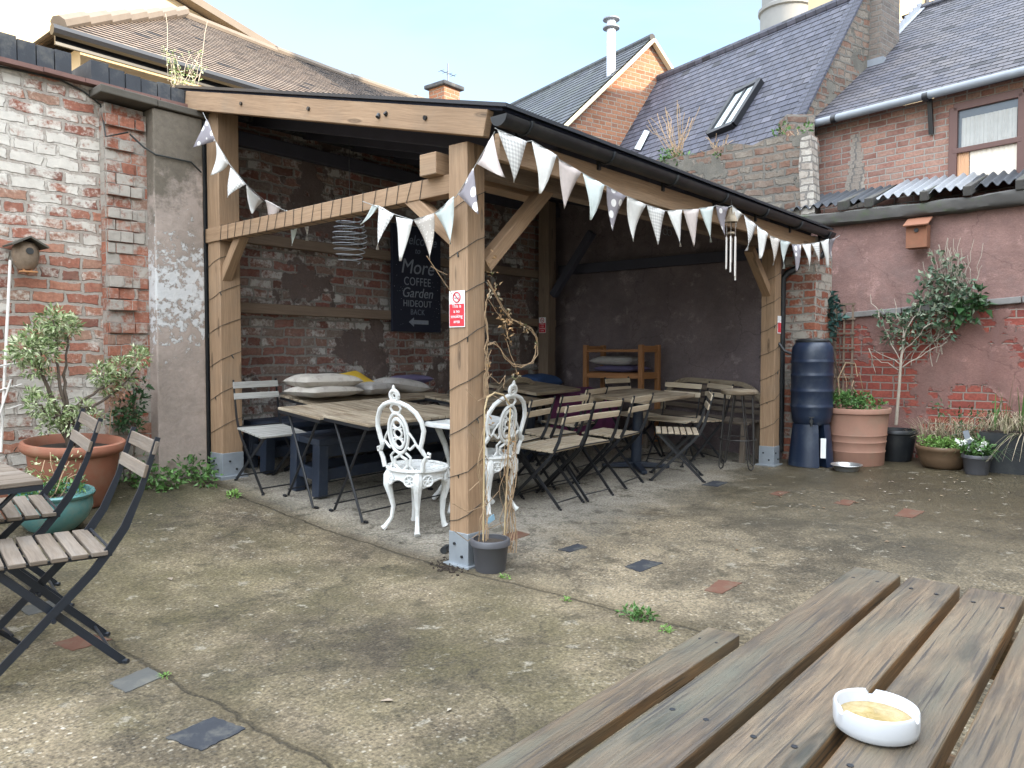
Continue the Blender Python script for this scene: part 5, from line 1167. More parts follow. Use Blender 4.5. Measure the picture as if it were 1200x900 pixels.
rt = [((583, 152), (617, 166), (601, 214), 'check'), ((623, 165), (652, 182), (631, 227), 'white'), ((655, 187), (681, 202), (662, 245), 'pink'), ((683, 203), (708, 217), (690, 258), 'mint'), ((711, 218), (733, 230), (719, 271), 'dots'),
      ((735, 230), (757, 240), (744, 283), 'white'), ((758, 240), (779, 247), (771, 287), 'check'), ((782, 247), (799, 246), (797, 289), 'white'), ((801, 246), (819, 245), (813, 289), 'pink'), ((820, 244), (836, 242), (833, 284), 'mint'), ((839, 241), (853, 243), (851, 277), 'dots'),
      ((858, 241), (870, 251), (863, 266), 'white'), ((872, 252), (886, 264), (873, 294), 'check'), ((887, 264), (900, 274), (890, 303), 'white'), ((902, 276), (914, 281), (905, 311), 'spots'), ((914.5, 281), (926, 284), (919, 315), 'mint'), ((928, 286), (939, 287), (932, 318), 'dots'), ((940, 286), (950, 286), (946, 318), 'white'),
      ((951, 285), (960, 284), (958, 315), 'check'), ((962, 283), (971, 280), (969, 314), 'white'), ((972, 281), (979, 279), (977, 306), 'dots')]
bunting('long string of mixed bunting hanging under the gutter to the far corner', rt, [(580, 150)] + [q for f in rt for q in (f[0], f[1])] + [(984, 276)], PRt)

# ------------------------------------------------------------------ light cables wound round the timbers
def spiral(label, e, l, r, z0, z1, turns):
    o = yard('string_light', label, 'string light', e, l, z0, group='light cables wound on the timbers'); mb = MB(); P = []
    n = int(turns * 8)
    c8 = [(1, -1), (1, 0), (1, 1), (0, 1), (-1, 1), (-1, 0), (-1, -1), (0, -1)]
    for k in range(n + 1):
        q = c8[k % 8]; P.append((e + q[0] * r, l + q[1] * r, z0 + (z1 - z0) * k / n + random.uniform(-.008, .008)))
    mb.tube(P, .0022, 5); o2 = mb.build('cable_run', M['cable'], o, True); mb = MB()
    for k in range(3, n, 5): p = Vector(P[k]); mb.tube([p, p + Vector((random.uniform(-.012, .012), random.uniform(-.012, .012), -.028))], .0045, 6)
    mb.build('bulb', M['cable'], o2, True)
spiral('thin dark light cable spiralling up the middle post', 0, 0, .08, .12, 2.2, 8)
spiral('thin dark light cable spiralling up the left post', .06, 2.83, .097, .45, 2.1, 6)
spiral('thin dark light cable spiralling up the right post', 4.51, -.05, .08, .35, 2.1, 7)
o = yard('string_light', 'thin dark light cable wound along the tie beam from left to middle post', 'string light', 0, 1.5, 2.24, group='light cables wound on the timbers'); P = []
for k in range(4 * 22):
    l = 2.75 - k * .028; q = [(1, 1), (1, -1), (-1, -1), (-1, 1)][k % 4]; P.append((q[0] * .054, l + random.uniform(-.012, .012), 2.225 + (2.93 - l) * .0105 + q[1] * .062))
mb = MB(); mb.tube(P, .0022, 5); mb.build('cable_run', M['cable'], o, True)

# ------------------------------------------------------------------ signs
FE = Matrix(((0, 0, -1), (-1, 0, 0), (0, 1, 0))).to_euler(); FL_ = (R(90), 0, 0)
def smoking_sign(label, e, l, z, w, h):
    o = yard('no_smoking_sign', label, 'sign', e, l, z, group='no smoking signs'); mb = MB(); mb.box((e - .003, l - w / 2, z - h / 2), (e, l + w / 2, z + h / 2)); mb.build('panel', M['sign_white'], o)
    mb = MB(); mb.box((e - .0045, l - w / 2 + .004, z - h / 2 + .006), (e - .003, l + w / 2 - .004, z + h * .14)); mb.build('red_panel', M['sign_red'], o)
    c = Vector((e - .005, l, z + h * .32)); r = h * .135; mb = MB(); mb.tube([c + Vector((0, r * math.cos(R(a)), r * math.sin(R(a)))) for a in range(0, 361, 15)], .0038, 6); mb.bar(c + Vector((0, r * .7, r * .7)), c - Vector((0, r * .7, r * .7)), .004, .005, up=(1, 0, 0)); mb.build('prohibition_ring', M['sign_red'], o)
    mb = MB(); mb.bar(c + Vector((.001, r * .6, -.004)), c + Vector((.001, -r * .6, -.004)), .003, .006, up=(1, 0, 0)); mb.tube([c + Vector((0, -r * .5, .004)), c + Vector((0, -r * .35, r * .5))], .0015, 5); mb.build('cigarette', M['ink'], o)
    for k, s in enumerate(('This is', 'a no', 'smoking', 'area')): text(s, h * .135, (e - .0052, l, z + h * .075 - k * h * .14), FE, M['sign_white'], o)
a, b = pl(527, 362, e=-.08), pl(548, 362, e=-.08)
smoking_sign('red and white no smoking sign on the middle post', -.079, .004, (a.z + b.z) / 2, .125, .212)
p = pl(637, 381, e=4.538); smoking_sign('small red and white no smoking sign on the dark corner post', 4.537, 2.96, p.z, .11, .2)
p = pl(919.5, 381, l=-.128); o = yard('label', 'small pink and white label on the right post', 'label', 4.52, -.128, p.z); mb = MB(); mb.box((4.49, -.131, p.z - .09), (4.58, -.128, p.z + .09)); mb.build('panel', M['sign_white'], o); mb = MB(); mb.box((4.495, -.1325, p.z - .08), (4.575, -.131, p.z + .02)); mb.build('red_panel', M['sign_red'], o)
M['tag_blue'] = plain('pale_blue_tag', (.30, .50, .66), .5, .1)
p = pl(575, 608, l=-.085); o = yard('tag', 'small pale blue tag caught on the foot of the middle post', 'tag', p.x, p.y, p.z); mb = MB(); mb.bar(p + Vector((-.03, -.002, -.01)), p + Vector((.03, -.002, .008)), .004, .035, up=(0, 0, 1)); mb.build('card', M['tag_blue'], o)

e0, e1, z0, z1, lb_ = 2.06, 2.765, 1.49, 2.62, 3.02
cb = yard('chalkboard', 'tall dark chalkboard with chalk lettering and an arrow hung on the brick wall', 'sign', 2.41, 3.05, 1.49)
mb = MB(); mb.box((e0, lb_, z0), (e1, 3.055, z1)); mb.build('board', M['board'], cb, bevel=.004); ec = (e0 + e1) / 2; lt_ = lb_ - .002
def chalk(s, size, z, mat='chalk', shear=0, sx=1.0, sp=1.0, de=0): text(s, size, (ec + de, lt_, z), FL_, M[mat], cb, shear=shear, sx=sx, spacing=sp)
chalk('Welcome', .15, 2.47, 'chalk_dim', .25, .95)
chalk('to', .09, 2.36, 'chalk_dim', .25)
chalk('More', .22, 2.18, 'chalk', .22, 1.0)
chalk('COFFEE', .125, 2.025, 'chalk', 0, .85, 1.1)
chalk('Garden', .15, 1.905, 'chalk', .25, 1.0)
chalk('HIDEOUT', .10, 1.79, 'chalk', 0, .9, 1.1); chalk('BACK', .085, 1.70, 'chalk_dim', 0, .9, 1.1)
mb = MB(); zc = 1.595; mb.poly([(ec - .13, lt_, zc), (ec - .055, lt_, zc - .05), (ec - .055, lt_, zc - .022), (ec + .16, lt_, zc - .022), (ec + .16, lt_, zc + .022), (ec - .055, lt_, zc + .022), (ec - .055, lt_, zc + .05)]); mb.build('arrow', M['chalk'], cb)
mb = MB()
for k in range(46):
    s = random.choice((-1, 1)); x = ec + s * random.uniform(.2, .33); z = random.uniform(1.55, 2.2); r = random.uniform(.002, .006); mb.lathe([(r, 0), (0, .0005)], 6, (0, 0, 0)) if False else mb.poly([(x - r, lt_, z), (x, lt_, z - r), (x + r, lt_, z), (x, lt_, z + r)])
mb.build('chalk_dots', M['chalk'], cb)

# ------------------------------------------------------------------ hanging things
p = pl(410, 280, l=1.75); o = yard('wire_lantern', 'round spiral wire lantern hanging under the shelter roof beside the chalkboard', 'lantern', p.x, p.y, p.z - .2); mb = MB(); rr_ = .135; P = []
for k in range(161):
    t = k / 160; a = t * 9 * 2 * math.pi; r = rr_ * (.42 + .58 * math.sin(math.pi * (.08 + .84 * t))); P.append(p + Vector((r * math.cos(a), r * math.sin(a), .19 - .38 * t)))
mb.tube(P, .0035, 5); mb.build('wire_coil', M['wire'], o, True); mb = MB(); mb.tube([p + Vector((0, 0, .19)), (p.x, p.y, rz(p.y) - .01)], .003, 5); mb.build('cord', M['cable'], o)
p = pl(857, 243, l=-.44); o = yard('wind_chime', 'wind chime with metal tubes hanging from the gutter among the bunting', 'wind chime', p.x, p.y, p.z - .5)
mb = MB(); mb.lathe([(0, .0), (.02, -.01), (.03, -.06), (.05, -.10), (.055, -.12), (0, -.125)], 14, p); mb.build('top_cap', M['table_old'], o, True); mb = MB(); mb.lathe([(.028, -.2), (.032, -.215), (0, -.22)], 14, p); mb.build('striker', M['table_old'], o, True)
mb = MB(); mb.tube([p, p + Vector((0, 0, .09))], .003, 5); mb.tube([p + Vector((0, 0, -.12)), p + Vector((0, 0, -.40))], .002, 5); mb.build('cord', M['cable'], o)
for k in range(6):
    a = R(60 * k + 20); q = p + Vector((.04 * math.cos(a), .04 * math.sin(a), -.24)); L2 = .20 + .03 * k; mb = MB(); mb.tube([q, q - Vector((0, 0, L2))], .0085, 8); mb.tube([q, p + Vector((.04 * math.cos(a), .04 * math.sin(a), -.12))], .0015, 4); mb.build('chime_tube', M['chime'], o, True)
p = pl(782, 272, l=1.2); o = yard('wire_ornament', 'small looped white wire ornament hanging inside behind the bunting', 'ornament', p.x, p.y, p.z); mb = MB()
for dx in (-.05, .05): mb.tube([p + Vector((dx + .05 * math.cos(R(a)), 0, .035 * math.sin(R(a)))) for a in range(0, 361, 24)], .004, 5)
mb.tube([p, (p.x, p.y, rz(p.y) - .02)], .0015, 4); mb.build('wire_loops', M['wire'], o, True)

# ------------------------------------------------------------------ bird boxes, canes, trellis
p = pl(30, 299, l=2.99); o = yard('bird_house', 'round wicker bird house with a little pitched roof on the whitewashed wall', 'bird house', p.x, p.y, p.z)
mb = MB(); mb.lathe([(0, -.105), (.05, -.10), (.075, -.06), (.085, 0), (.08, .05), (.06, .085), (0, .10)], 20, p); mb.build('body', M['wicker'], o, True)
mb = MB()
for s in (1, -1): mb.bar(p + Vector((0, -.01, .12)), p + Vector((s * .115, -.01, .055)), .2, .012, up=(0, 0, 1) if False else (-s * .49, 0, .87))
mb.build('roof', M['old_timber'], o)
mb = MB(); mb.tube([p + Vector((0, -.07, .022)), p + Vector((0, -.089, .022))], .024, 14); mb.build('entrance_hole', M['ink'], o)
mb = MB(); mb.tube([p + Vector((-.07, -.02, -.05)), p + Vector((0, -.04, -.135)), p + Vector((.07, -.02, -.05))], .007, 6); mb.bar(p + Vector((-.05, -.05, -.12)), p + Vector((.05, -.05, -.12)), .06, .01); mb.build('perch', M['pine'], o)
p = pl(1076, 272, e=5.74); o = yard('nest_box', 'rusty orange wooden nest box fixed to the mossy beam on the brown wall', 'nest box', p.x, p.y, p.z)
x0, x1, y, zb_, zt_ = p.y - .10, p.y + .10, 5.70, p.z - .17, p.z + .13
mb = MB(); prism(mb, [(5.66, x1, zb_), (5.66, x0, zb_), (5.66, x0, zt_ - .06), (5.66, x1, zt_ - .06)], (.16, 0, 0)); mb.build('box', M['rust_box'], o, bevel=.004)
mb = MB(); mb.bar((5.60, p.y, zt_ - .075), (5.83, p.y, zt_ + .03), .24, .016); mb.build('lid', M['rust_box'], o, bevel=.003)
mb = MB(); mb.tube([(5.645, p.y, zt_ - .12), (5.665, p.y, zt_ - .12)], .022, 12); mb.build('entrance_hole', M['ink'], o)
o = yard('cane_frame', 'tall whitened bamboo cane leaning by the left edge of the wall', 'cane', *pl(4, 515, l=2.85)); mb = MB(); a, b = pl(12, 305, l=3.0), pl(1, 530, l=2.85); mb.tube([a, b], .010, 8); mb.build('upright_cane', M['white_cane'], o, True)
mb = MB()
for y in (430, 456, 480): c = pl(5, y, l=2.9); mb.tube(wig(c + Vector((-.12, 0, -.02)), c + Vector((.10, -.02, .03)), 3, .01), .006, 6)
mb.tube([pl(13, 445, l=2.88), pl(-5, 500, l=2.85)], .007, 6); mb.build('cross_cane', M['white_cane'], o, True)
tl = pl(970, 350, e=5.83).y; trr = pl(1000, 350, e=5.83).y; o = yard('trellis', 'brown wooden lattice trellis on the wall above the big terracotta pot', 'trellis', 5.8, tl, .7); mb = MB()
for k in range(4): l = tl + (trr - tl) * k / 3; mb.bar((5.83, l, .62), (5.83, l, 1.83), .022, .012, up=(1, 0, 0))
for k in range(8): z = .66 + k * .165; mb.bar((5.815, tl + .03, z), (5.815, trr - .03, z), .012, .022)
mb.build('lattice', M['timber_inner'], o)

# ------------------------------------------------------------------ water butt and pots along the right wall
wb = stand('water_butt', 'tall dark blue plastic water butt on a stand beside the right post', 'water butt', 4.74, -.40, 0, tilt=0)
mb = MB(); prof = [(.155, .42), (.185, .45), (.198, .52)]
for z in (.62, .78, .94, 1.08): prof += [(.205, z - .03), (.211, z - .018), (.211, z - .006), (.205, z + .004), (.204, z + .02)]
prof += [(.205, 1.16), (.195, 1.22), (.165, 1.265), (.155, 1.27), (0, 1.27)]; mb.lathe(prof, 40); mb.build('tank', M['butt_blue'], wb, True, sharp=60)
mb = MB(); mb.lathe([(.165, 1.262), (.168, 1.285), (.15, 1.30), (.06, 1.305), (0, 1.305)], 32); mb.build('lid', M['black_plastic'], wb, True)
for s in (-1, 1):                                # the moulded stand, two halves with a dark slot between
    mb = MB(); P = []; 
    for z, r in ((0, .225), (.40, .185), (.43, .18)):
        for k in range(13): a = R(-80 + 160 * k / 12) + (0 if s > 0 else math.pi) + R(-40); P.append((r * math.cos(a), r * math.sin(a), z))
    mb.grid(P, 13, 3, [(i * .02, j * .2) for j in range(3) for i in range(13)]); mb.poly(P[:13]); mb.poly(P[26:]); mb.poly([P[0], P[13], P[25], P[12]]); mb.poly([P[13], P[26], P[38], P[25]]); mb.build('stand', M['butt_blue'], wb, True)
ca_ = math.atan2(*[(v) for v in (site(0, 0)[1] + .40, site(0, 0)[0] - 4.74)]); dv = Vector((math.cos(ca_), math.sin(ca_), 0)); sv_ = Vector((-dv.y, dv.x, 0))
mb = MB(); c = dv * .19 + Zv * .47; mb.tube([c, c + dv * .07], .018, 10); mb.tube([c + dv * .06, c + dv * .06 - Zv * .05], .013, 8); mb.tube([c + dv * .04 + Zv * .0, c + dv * .04 + Zv * .04], .008, 6); mb.bar(c + dv * .04 + Zv * .04 - sv_ * .025, c + dv * .04 + Zv * .04 + sv_ * .025, .012, .01); mb.build('tap', M['black_plastic'], wb, True)
mb = MB(); c = dv * .205 + sv_ * .115 + Zv * .18; mb.bar(c - Zv * .08, c + Zv * .12, .05, .004, up=dv); mb.build('white_label', M['sign_white'], wb)
mb = MB(); mb.tube([(-.16, .16, 1.15), (-.2, .22, 1.18), (-.2, .27, 1.25), (-.15, .32, 1.28)], .016, 8); mb.build('filler_hose', M['black_plastic'], wb, True)

def pot(name, label, e, l, prof, mat, soil, n=40, group=None, tilt=.6, cat='plant pot', sx=1, sy=1):
    t = stand(name, label, cat, e, l, 0, group=group, tilt=tilt); mb = MB(); mb.lathe(prof, n, sx=sx, sy=sy); mb.build('pot_wall', M[mat], t, True, sharp=50)
    mb = MB(); r = soil[0]; mb.lathe([(r, soil[1]), (r * .6, soil[1] + .012), (0, soil[1] + .02)], 24, sx=sx, sy=sy, cap=False); mb.build('soil', M['soil'], t, True); return t
def potprof(r0, r1, h, rim, rh, th=.012, rings=(), foot=0):
    p = [(0, 0), (r0, 0), (r0 + .004, .01)]
    for z in rings: r = r0 + (r1 - r0) * z / h; p += [(r, z - .012), (r + .006, z), (r, z + .012)]
    r = r0 + (r1 - r0) * (h - rh) / h; p += [(r, h - rh - .01), (r1 + rim, h - rh), (r1 + rim, h - .006), (r1 + rim - .005, h), (r1 + rim - th - .006, h), (r1 - th, h - .03), (r1 - th - .01, h - .09)]; return p
def plant(name, label, cat, pos): return yard(name, label, cat, *pos)

tp = pot('terracotta_pot', 'very large terracotta coloured tub with moulded rings beside the water butt', 5.13, -.73, potprof(.265, .315, .585, .015, .05, rings=(.14, .24, .31)), 'terracotta', (.29, .53))
o = yard('pot_plant', 'low green weeds growing in the very large terracotta tub', 'plant', 5.13, -.73, .68); mb = MB()
for k in range(22): a = random.uniform(0, 6.28); r = random.uniform(.02, .26); puff(mb, (5.13 + r * math.cos(a), -.73 + r * math.sin(a), .70 + random.uniform(0, .10)), .06, 20, .05, .026)
for k in range(6): a = random.uniform(0, 6.28); puff(mb, (5.05 + .1 * math.cos(a), -.62 + .1 * math.sin(a), .80), .07, 16, .055, .03)
mb.build('foliage', M['leaf_weed'], o); mb = MB()
for k in range(5): mb.tube(wig((5.13 + random.uniform(-.2, .2), -.73 + random.uniform(-.2, .2), .7), (5.1 + random.uniform(-.25, .25), -.73 + random.uniform(-.25, .25), random.uniform(.95, 1.2)), 4, .03), .004, 5)
mb.tube([(4.95, -.62, .72), (4.93, -.6, 1.0), (4.97, -.66, 1.16), (5.02, -.74, 1.15), (5.03, -.76, 1.02)], .006, 6); mb.build('stem', M['dead_stem'], o, True)
bp = pot('black_pot', 'ribbed black plastic pot holding the slender young tree', 5.56, -1.01, potprof(.15, .20, .33, .012, .035), 'black_plastic', (.185, .29))
tr = yard('young_tree', 'slender pale-stemmed young tree in the black pot against the wall', 'tree', 5.56, -1.01, .42)
tb = MB(); P = [pl(1050, 498, e=5.56), pl(1054, 450, e=5.56), pl(1056, 420, e=5.58), pl(1060, 392, e=5.62)]; tb.tube(P, [.017, .015, .013, .010], 8)
for a, bnd in (((1056, 425), (1030, 372)), ((1056, 428), (1018, 408)), ((1057, 415), (1082, 385)), ((1058, 430), (1105, 405)), ((1058, 400), (1048, 350)), ((1059, 395), (1085, 345)), ((1056, 435), (1020, 415)), ((1030, 372), (1020, 345)), ((1082, 385), (1110, 372)), ((1018, 408), (1026, 440))): tb.tube(wig(pl(*a, e=5.6), pl(*bnd, e=5.66), 5, .022), [.007, .006, .005, .004, .0035, .0025], 5)
tb.build('trunk', M['pale_bark'], tr, True); mb = MB()
for x, y, r, n in ((1036, 372, .09, 40), (1050, 380, .10, 55), (1070, 378, .12, 70), (1042, 395, .08, 30), (1088, 372, .1, 50), (1062, 400, .09, 35)): puff(mb, pl(x, y, e=5.66), r, n, .06, .038)
mb.build('crown', M['leaf_climb'], tr)
cl = yard('wall_climber', 'tangled evergreen climber with bare twigs spreading over the brown wall below the nest box', 'climber', 5.8, -1.4, 1.3); mb = MB()
for x, y, r, n in ((1105, 318, .12, 60), (1120, 330, .13, 70), (1100, 340, .15, 110), (1115, 352, .15, 120), (1132, 345, .12, 80), (1085, 362, .14, 90), (1098, 375, .12, 80), (1112, 368, .1, 50), (1070, 385, .10, 50), (1142, 352, .08, 50), (1128, 372, .08, 40), (1092, 330, .10, 50), (1078, 350, .08, 30), (1062, 372, .07, 24), (1112, 388, .08, 26), (1085, 400, .06, 14), (1122, 312, .08, 26), (1100, 300, .06, 14)): puff(mb, pl(x + random.uniform(-4, 4), y + random.uniform(-3, 3), e=5.72), r * 1.2, int(n * .62), .07, .045)
mb.build('foliage', M['leaf_climb'], cl); mb = MB()
for x, y in ((1148, 345), (1140, 368), (1128, 362), (1118, 372), (1150, 358)): puff(mb, pl(x, y, e=5.68), .06, 16, .10, .07)
mb.build('glossy_leaves', M['leaf_dark'], cl); mb = MB()
for k in range(34): x = random.uniform(1088, 1140); mb.tube(wig(pl(x, random.uniform(320, 350), e=5.76), pl(x + random.uniform(-24, 16), random.uniform(278, 318), e=5.74), 5, .02), .0032, 4)
for k in range(10): mb.tube(wig(pl(1100 + random.uniform(-20, 20), 380, e=5.78), pl(1060 + random.uniform(-10, 60), random.uniform(395, 440), e=5.78), 6, .03), .005, 5)
mb.build('twigs', M['pale_bark'], cl, True)
iv = yard('ivy_bush', 'blue-green leafy bush in the corner above the water butt', 'bush', 5.5, -.5, 1.3); mb = MB()
for x, y, r, n in ((968, 362, .10, 50), (975, 375, .11, 60), (965, 382, .09, 40), (972, 350, .07, 26), (968, 396, .07, 26), (978, 360, .07, 24)): puff(mb, pl(x, y, e=5.45), r, n, .085, .055)
mb.build('foliage', M['leaf_bluegreen'], iv); mb = MB()
for k in range(4): mb.tube(wig(pl(985, 470, e=5.5), pl(960 + 7 * k, 360, e=5.45), 6, .02), .005, 5)
mb.build('stem', M['bark'], iv, True)
bb = pot('brown_bowl', 'wide low brown glazed bowl with a dark rim by the wall', 5.33, -1.50, [(0, 0), (.16, 0), (.19, .03), (.225, .11), (.238, .175), (.246, .18), (.25, .205), (.245, .22), (.225, .22), (.215, .17)], 'brown_glaze', (.215, .18))
o = yard('pot_plant', 'bright green ground cover spilling over the brown glazed bowl', 'plant', 5.33, -1.5, .31); mb = MB()
for k in range(34): a = random.uniform(0, 6.28); r = random.uniform(0, .2); puff(mb, (5.33 + r * math.cos(a), -1.5 + r * math.sin(a), .325 + random.uniform(0, .06)), .045, 18, .035, .022)
mb.build('foliage', M['leaf_bright'], o)
gp_ = pot('grey_pot', 'small dark grey plastic pot with white flowers in front of the trough', 5.10, -1.83, potprof(.095, .122, .185, .008, .03), 'pot_grey', (.112, .155))
o = yard('pot_plant', 'white flowering plant with trailing blades in the small grey pot', 'plant', 5.10, -1.83, .27); mb = MB()
for k in range(12): a = random.uniform(0, 6.28); r = random.uniform(0, .12); puff(mb, (5.1 + r * math.cos(a), -1.83 + r * math.sin(a), .30 + random.uniform(0, .1)), .05, 16, .06, .04)
mb.build('foliage', M['leaf_weed'], o); mb = MB(); blades(mb, (5.1, -1.88, .28), 26, .25, .32, .010, 1.6, (-.1, -.12, 0)); mb.build('trailing_blades', M['leaf_dark'], o); mb = MB()
for k in range(11): puff(mb, (5.05 + random.uniform(-.1, .1), -1.8 + random.uniform(-.12, .12), .33 + random.uniform(0, .13)), .018, 9, .03, .024)
mb.build('petals', M['flower_white'], o)
o = yard('plant_label', 'grey plastic plant label stuck upright beside the small grey pot', 'plant label', 5.1, -1.70, .3); mb = MB(); p = pl(1134, 514, e=5.08); mb.bar(p + Vector((.0, .02, .075)), p + Vector((0, -.03, -.10)), .05, .004, up=(1, 0, 0)); mb.build('card', M['lead'], o)
t = yard('planter_trough', 'black trough planter at the right edge under dry grasses', 'planter', 5.5, -2.2, .12); mb = MB()
prism_l(mb, 5.25, 5.65, [(-3.3, .1), (-1.86, .1), (-1.82, .50), (-3.35, .50)]); mb.build('trough', M['black_plastic'], t, bevel=.012); mb = MB(); mb.box((5.28, -3.28, .48), (5.62, -1.9, .515)); mb.build('soil', M['soil'], t)
o = yard('dry_grass', 'dry straw-coloured grasses drooping over the black trough', 'ornamental grass', 5.45, -2.1, .5); mb = MB()
for k in range(22): blades(mb, (5.40 + random.uniform(-.12, .15), -1.9 - k * .055, .50), 30, .46, .34, .010, 1.4)
blades(mb, (5.3, -2.2, .5), 40, .1, .3, .012, 2.4, (-.1, 0, -.2)); mb.build('blades', M['straw'], o); mb = MB()
for x, y in ((1165, 470), (1178, 455), (1196, 440)): p = pl(x, 520, e=5.4); blades(mb, (p.x, p.y, .5), 5, (520 - y) * .0088, .06, .022, .2)
mb.build('green_blades', M['leaf_weed'], o)
o = yard('dry_shrub', 'wispy straw-brown shrub behind the brown glazed bowl', 'shrub', 5.6, -1.55, .2); mb = MB()
for k in range(12): blades(mb, (5.6 + random.uniform(-.1, .1), -1.30 - k * .06, .24), 38, .66, .30, .009, .95)
mb.build('blades', M['straw'], o); mb = MB()
for k in range(16): puff(mb, (5.55 + random.uniform(-.15, .12), -1.3 - random.uniform(0, .6), .45 + random.uniform(-.1, .28)), .08, 12, .05, .02)
mb.build('foliage', M['leaf_dark'], o)
e, l = gp(990, 552); t = stand('dog_bowl', 'shallow steel dog bowl on the damp ground before the terracotta tub', 'bowl', e + .05, l, 0); mb = MB(); mb.lathe([(0, 0), (.105, 0), (.11, .01), (.125, .05), (.145, .062), (.15, .058), (.13, .045), (.10, .015), (0, .012)], 32); mb.build('bowl', M['steel'], t, True)

# ------------------------------------------------------------------ pots and plants by the left wall
tpz = g(-1.22, 2.68)
pot('terracotta_pot', 'big wide terracotta pot with a thick rolled rim against the whitewashed wall', -1.20, 2.66, [(0, 0), (.21, 0), (.225, .02), (.275, .28), (.285, .36), (.305, .37), (.325, .39), (.33, .415), (.32, .44), (.30, .445), (.28, .42), (.265, .36)], 'terracotta_dark', (.27, .38))
o = yard('variegated_shrub', 'variegated cream and green shrub with bare lower stems in the big terracotta pot', 'shrub', -1.2, 2.66, tpz + .4); PP = lambda x, y, l=2.66: pl(x, y, l=l); mb = MB(); b0 = Vector((-1.2, 2.66, tpz + .38))
def limb(pts, r0, r1):
    q = [b0 + Vector((random.uniform(-.03, .03), random.uniform(-.03, .03), 0))] + [PP(*p) for p in pts]; out = [q[0]]
    for a, b in zip(q, q[1:]): out += wig(a, b, 3, .012)[1:]
    n = len(out); mb.tube(out, [r0 + (r1 - r0) * i / (n - 1) for i in range(n)], 6)
for L3 in ([(75, 470), (68, 430), (65, 395), (62, 375)], [(60, 465), (50, 440), (38, 420), (25, 410)], [(78, 468), (74, 440), (80, 405), (84, 380)], [(85, 480), (110, 462), (128, 450), (140, 435)], [(100, 480), (120, 470), (145, 450), (165, 425)], [(65, 490), (50, 478), (42, 470)], [(75, 480), (100, 478), (108, 470)], [(50, 440), (45, 420), (50, 400)]): limb(L3, .014, .004)
mb.build('trunk', M['bark'], o, True); mb = MB()
for x, y, r, n in ((62, 376, .11, 150), (80, 382, .10, 140), (44, 392, .09, 100), (28, 408, .11, 150), (48, 412, .10, 130), (20, 420, .07, 60), (66, 398, .08, 80), (40, 432, .07, 60), (60, 440, .05, 30), (118, 438, .09, 100), (140, 430, .09, 110), (160, 420, .08, 80), (128, 452, .08, 70), (150, 445, .07, 60), (168, 412, .05, 40), (46, 474, .10, 120), (62, 485, .09, 100), (78, 495, .08, 70), (95, 478, .07, 60), (108, 490, .07, 60), (55, 500, .06, 40), (35, 462, .05, 30)):
    puff(mb, PP(x, y) + Vector((0, random.uniform(-.08, .08), 0)), r, int(n * 1.9), .042, .0145, .85, outward=.9)
mb.build('foliage', M['leaf_var'], o)
o = yard('dried_hydrangea', 'faded pinkish dried flower head on a thin stem by the big terracotta pot', 'flower', *PP(133, 500, 2.75)); mb = MB(); mb.tube(wig(PP(128, 508, 2.75), PP(133, 466, 2.75), 4, .01), .004, 5); mb.build('stem', M['dead_stem'], o, True); mb = MB(); puff(mb, PP(133, 462, 2.75), .075, 90, .032, .028); mb.build('petals', M['flower_pink'], o)
o = yard('evergreen_shrub', 'small dark evergreen shrub between the terracotta pot and the broken pier', 'shrub', -.72, 2.86, g(-.7, 2.86)); mb = MB()
for x, y, r, n in ((150, 480, .10, 80), (162, 470, .08, 60), (142, 492, .08, 60), (155, 500, .09, 60), (165, 452, .06, 30)): puff(mb, pl(x, y, l=2.88), r, n, .05, .024)
mb.build('foliage', M['leaf_dark'], o); mb = MB(); mb.tube(wig((-.72, 2.88, .2), pl(160, 455, l=2.9), 5, .015), .008, 6); mb.build('trunk', M['bark'], o, True)
pot('glazed_bowl', 'round teal glazed bowl planter behind the folding chairs', -1.50, 2.17, [(0, 0), (.12, 0), (.15, .02), (.205, .09), (.225, .16), (.218, .215), (.232, .225), (.236, .24), (.228, .25), (.21, .248), (.20, .22)], 'teal', (.20, .205))
zt2 = g(-1.5, 2.17) + .21; o = yard('pot_plant', 'small leafy weeds and twigs growing in the teal glazed bowl', 'plant', -1.5, 2.17, zt2); mb = MB()
for k in range(20): a = random.uniform(0, 6.28); r = random.uniform(0, .18); puff(mb, (-1.5 + r * math.cos(a), 2.17 + r * math.sin(a), zt2 + random.uniform(0, .06)), .045, 12, .045, .022)
mb.build('foliage', M['leaf_weed'], o); mb = MB()
for k in range(7): mb.tube(wig((-1.5 + random.uniform(-.12, .12), 2.17 + random.uniform(-.12, .12), zt2), (-1.5 + random.uniform(-.22, .22), 2.17 + random.uniform(-.2, .2), zt2 + random.uniform(.12, .3)), 4, .02), .003, 4)
mb.build('stem', M['dead_stem'], o, True); mb = MB()
for k in range(14): puff(mb, (-1.5 + random.uniform(-.16, .16), 2.2 + random.uniform(-.14, .14), zt2 + random.uniform(.08, .24)), .03, 8, .03, .014)
mb.build('sprigs', M['leaf_var'], o)
p = gp(32, 600); t = yard('terracotta_trough', 'orange terracotta trough of ferns behind the teal bowl', 'planter', -1.72, 2.52, g(-1.7, 2.5)); zq = g(-1.72, 2.52); mb = MB(); prism_l(mb, -1.95, -1.5, [(2.42, zq), (2.62, zq), (2.64, zq + .2), (2.40, zq + .2)]); mb.build('trough', M['terracotta_dark'], t, bevel=.012); mb = MB(); mb.box((-1.92, 2.43, zq + .17), (-1.53, 2.61, zq + .206)); mb.build('soil', M['soil'], t)
o = yard('fern', 'yellow-green ferny leaves in the orange trough at the left', 'fern', -1.72, 2.52, zq + .2); mb = MB(); 
for k in range(5): blades(mb, (-1.9 + k * .09, 2.5, zq + .2), 13, .2, .17, .03, 1.2)
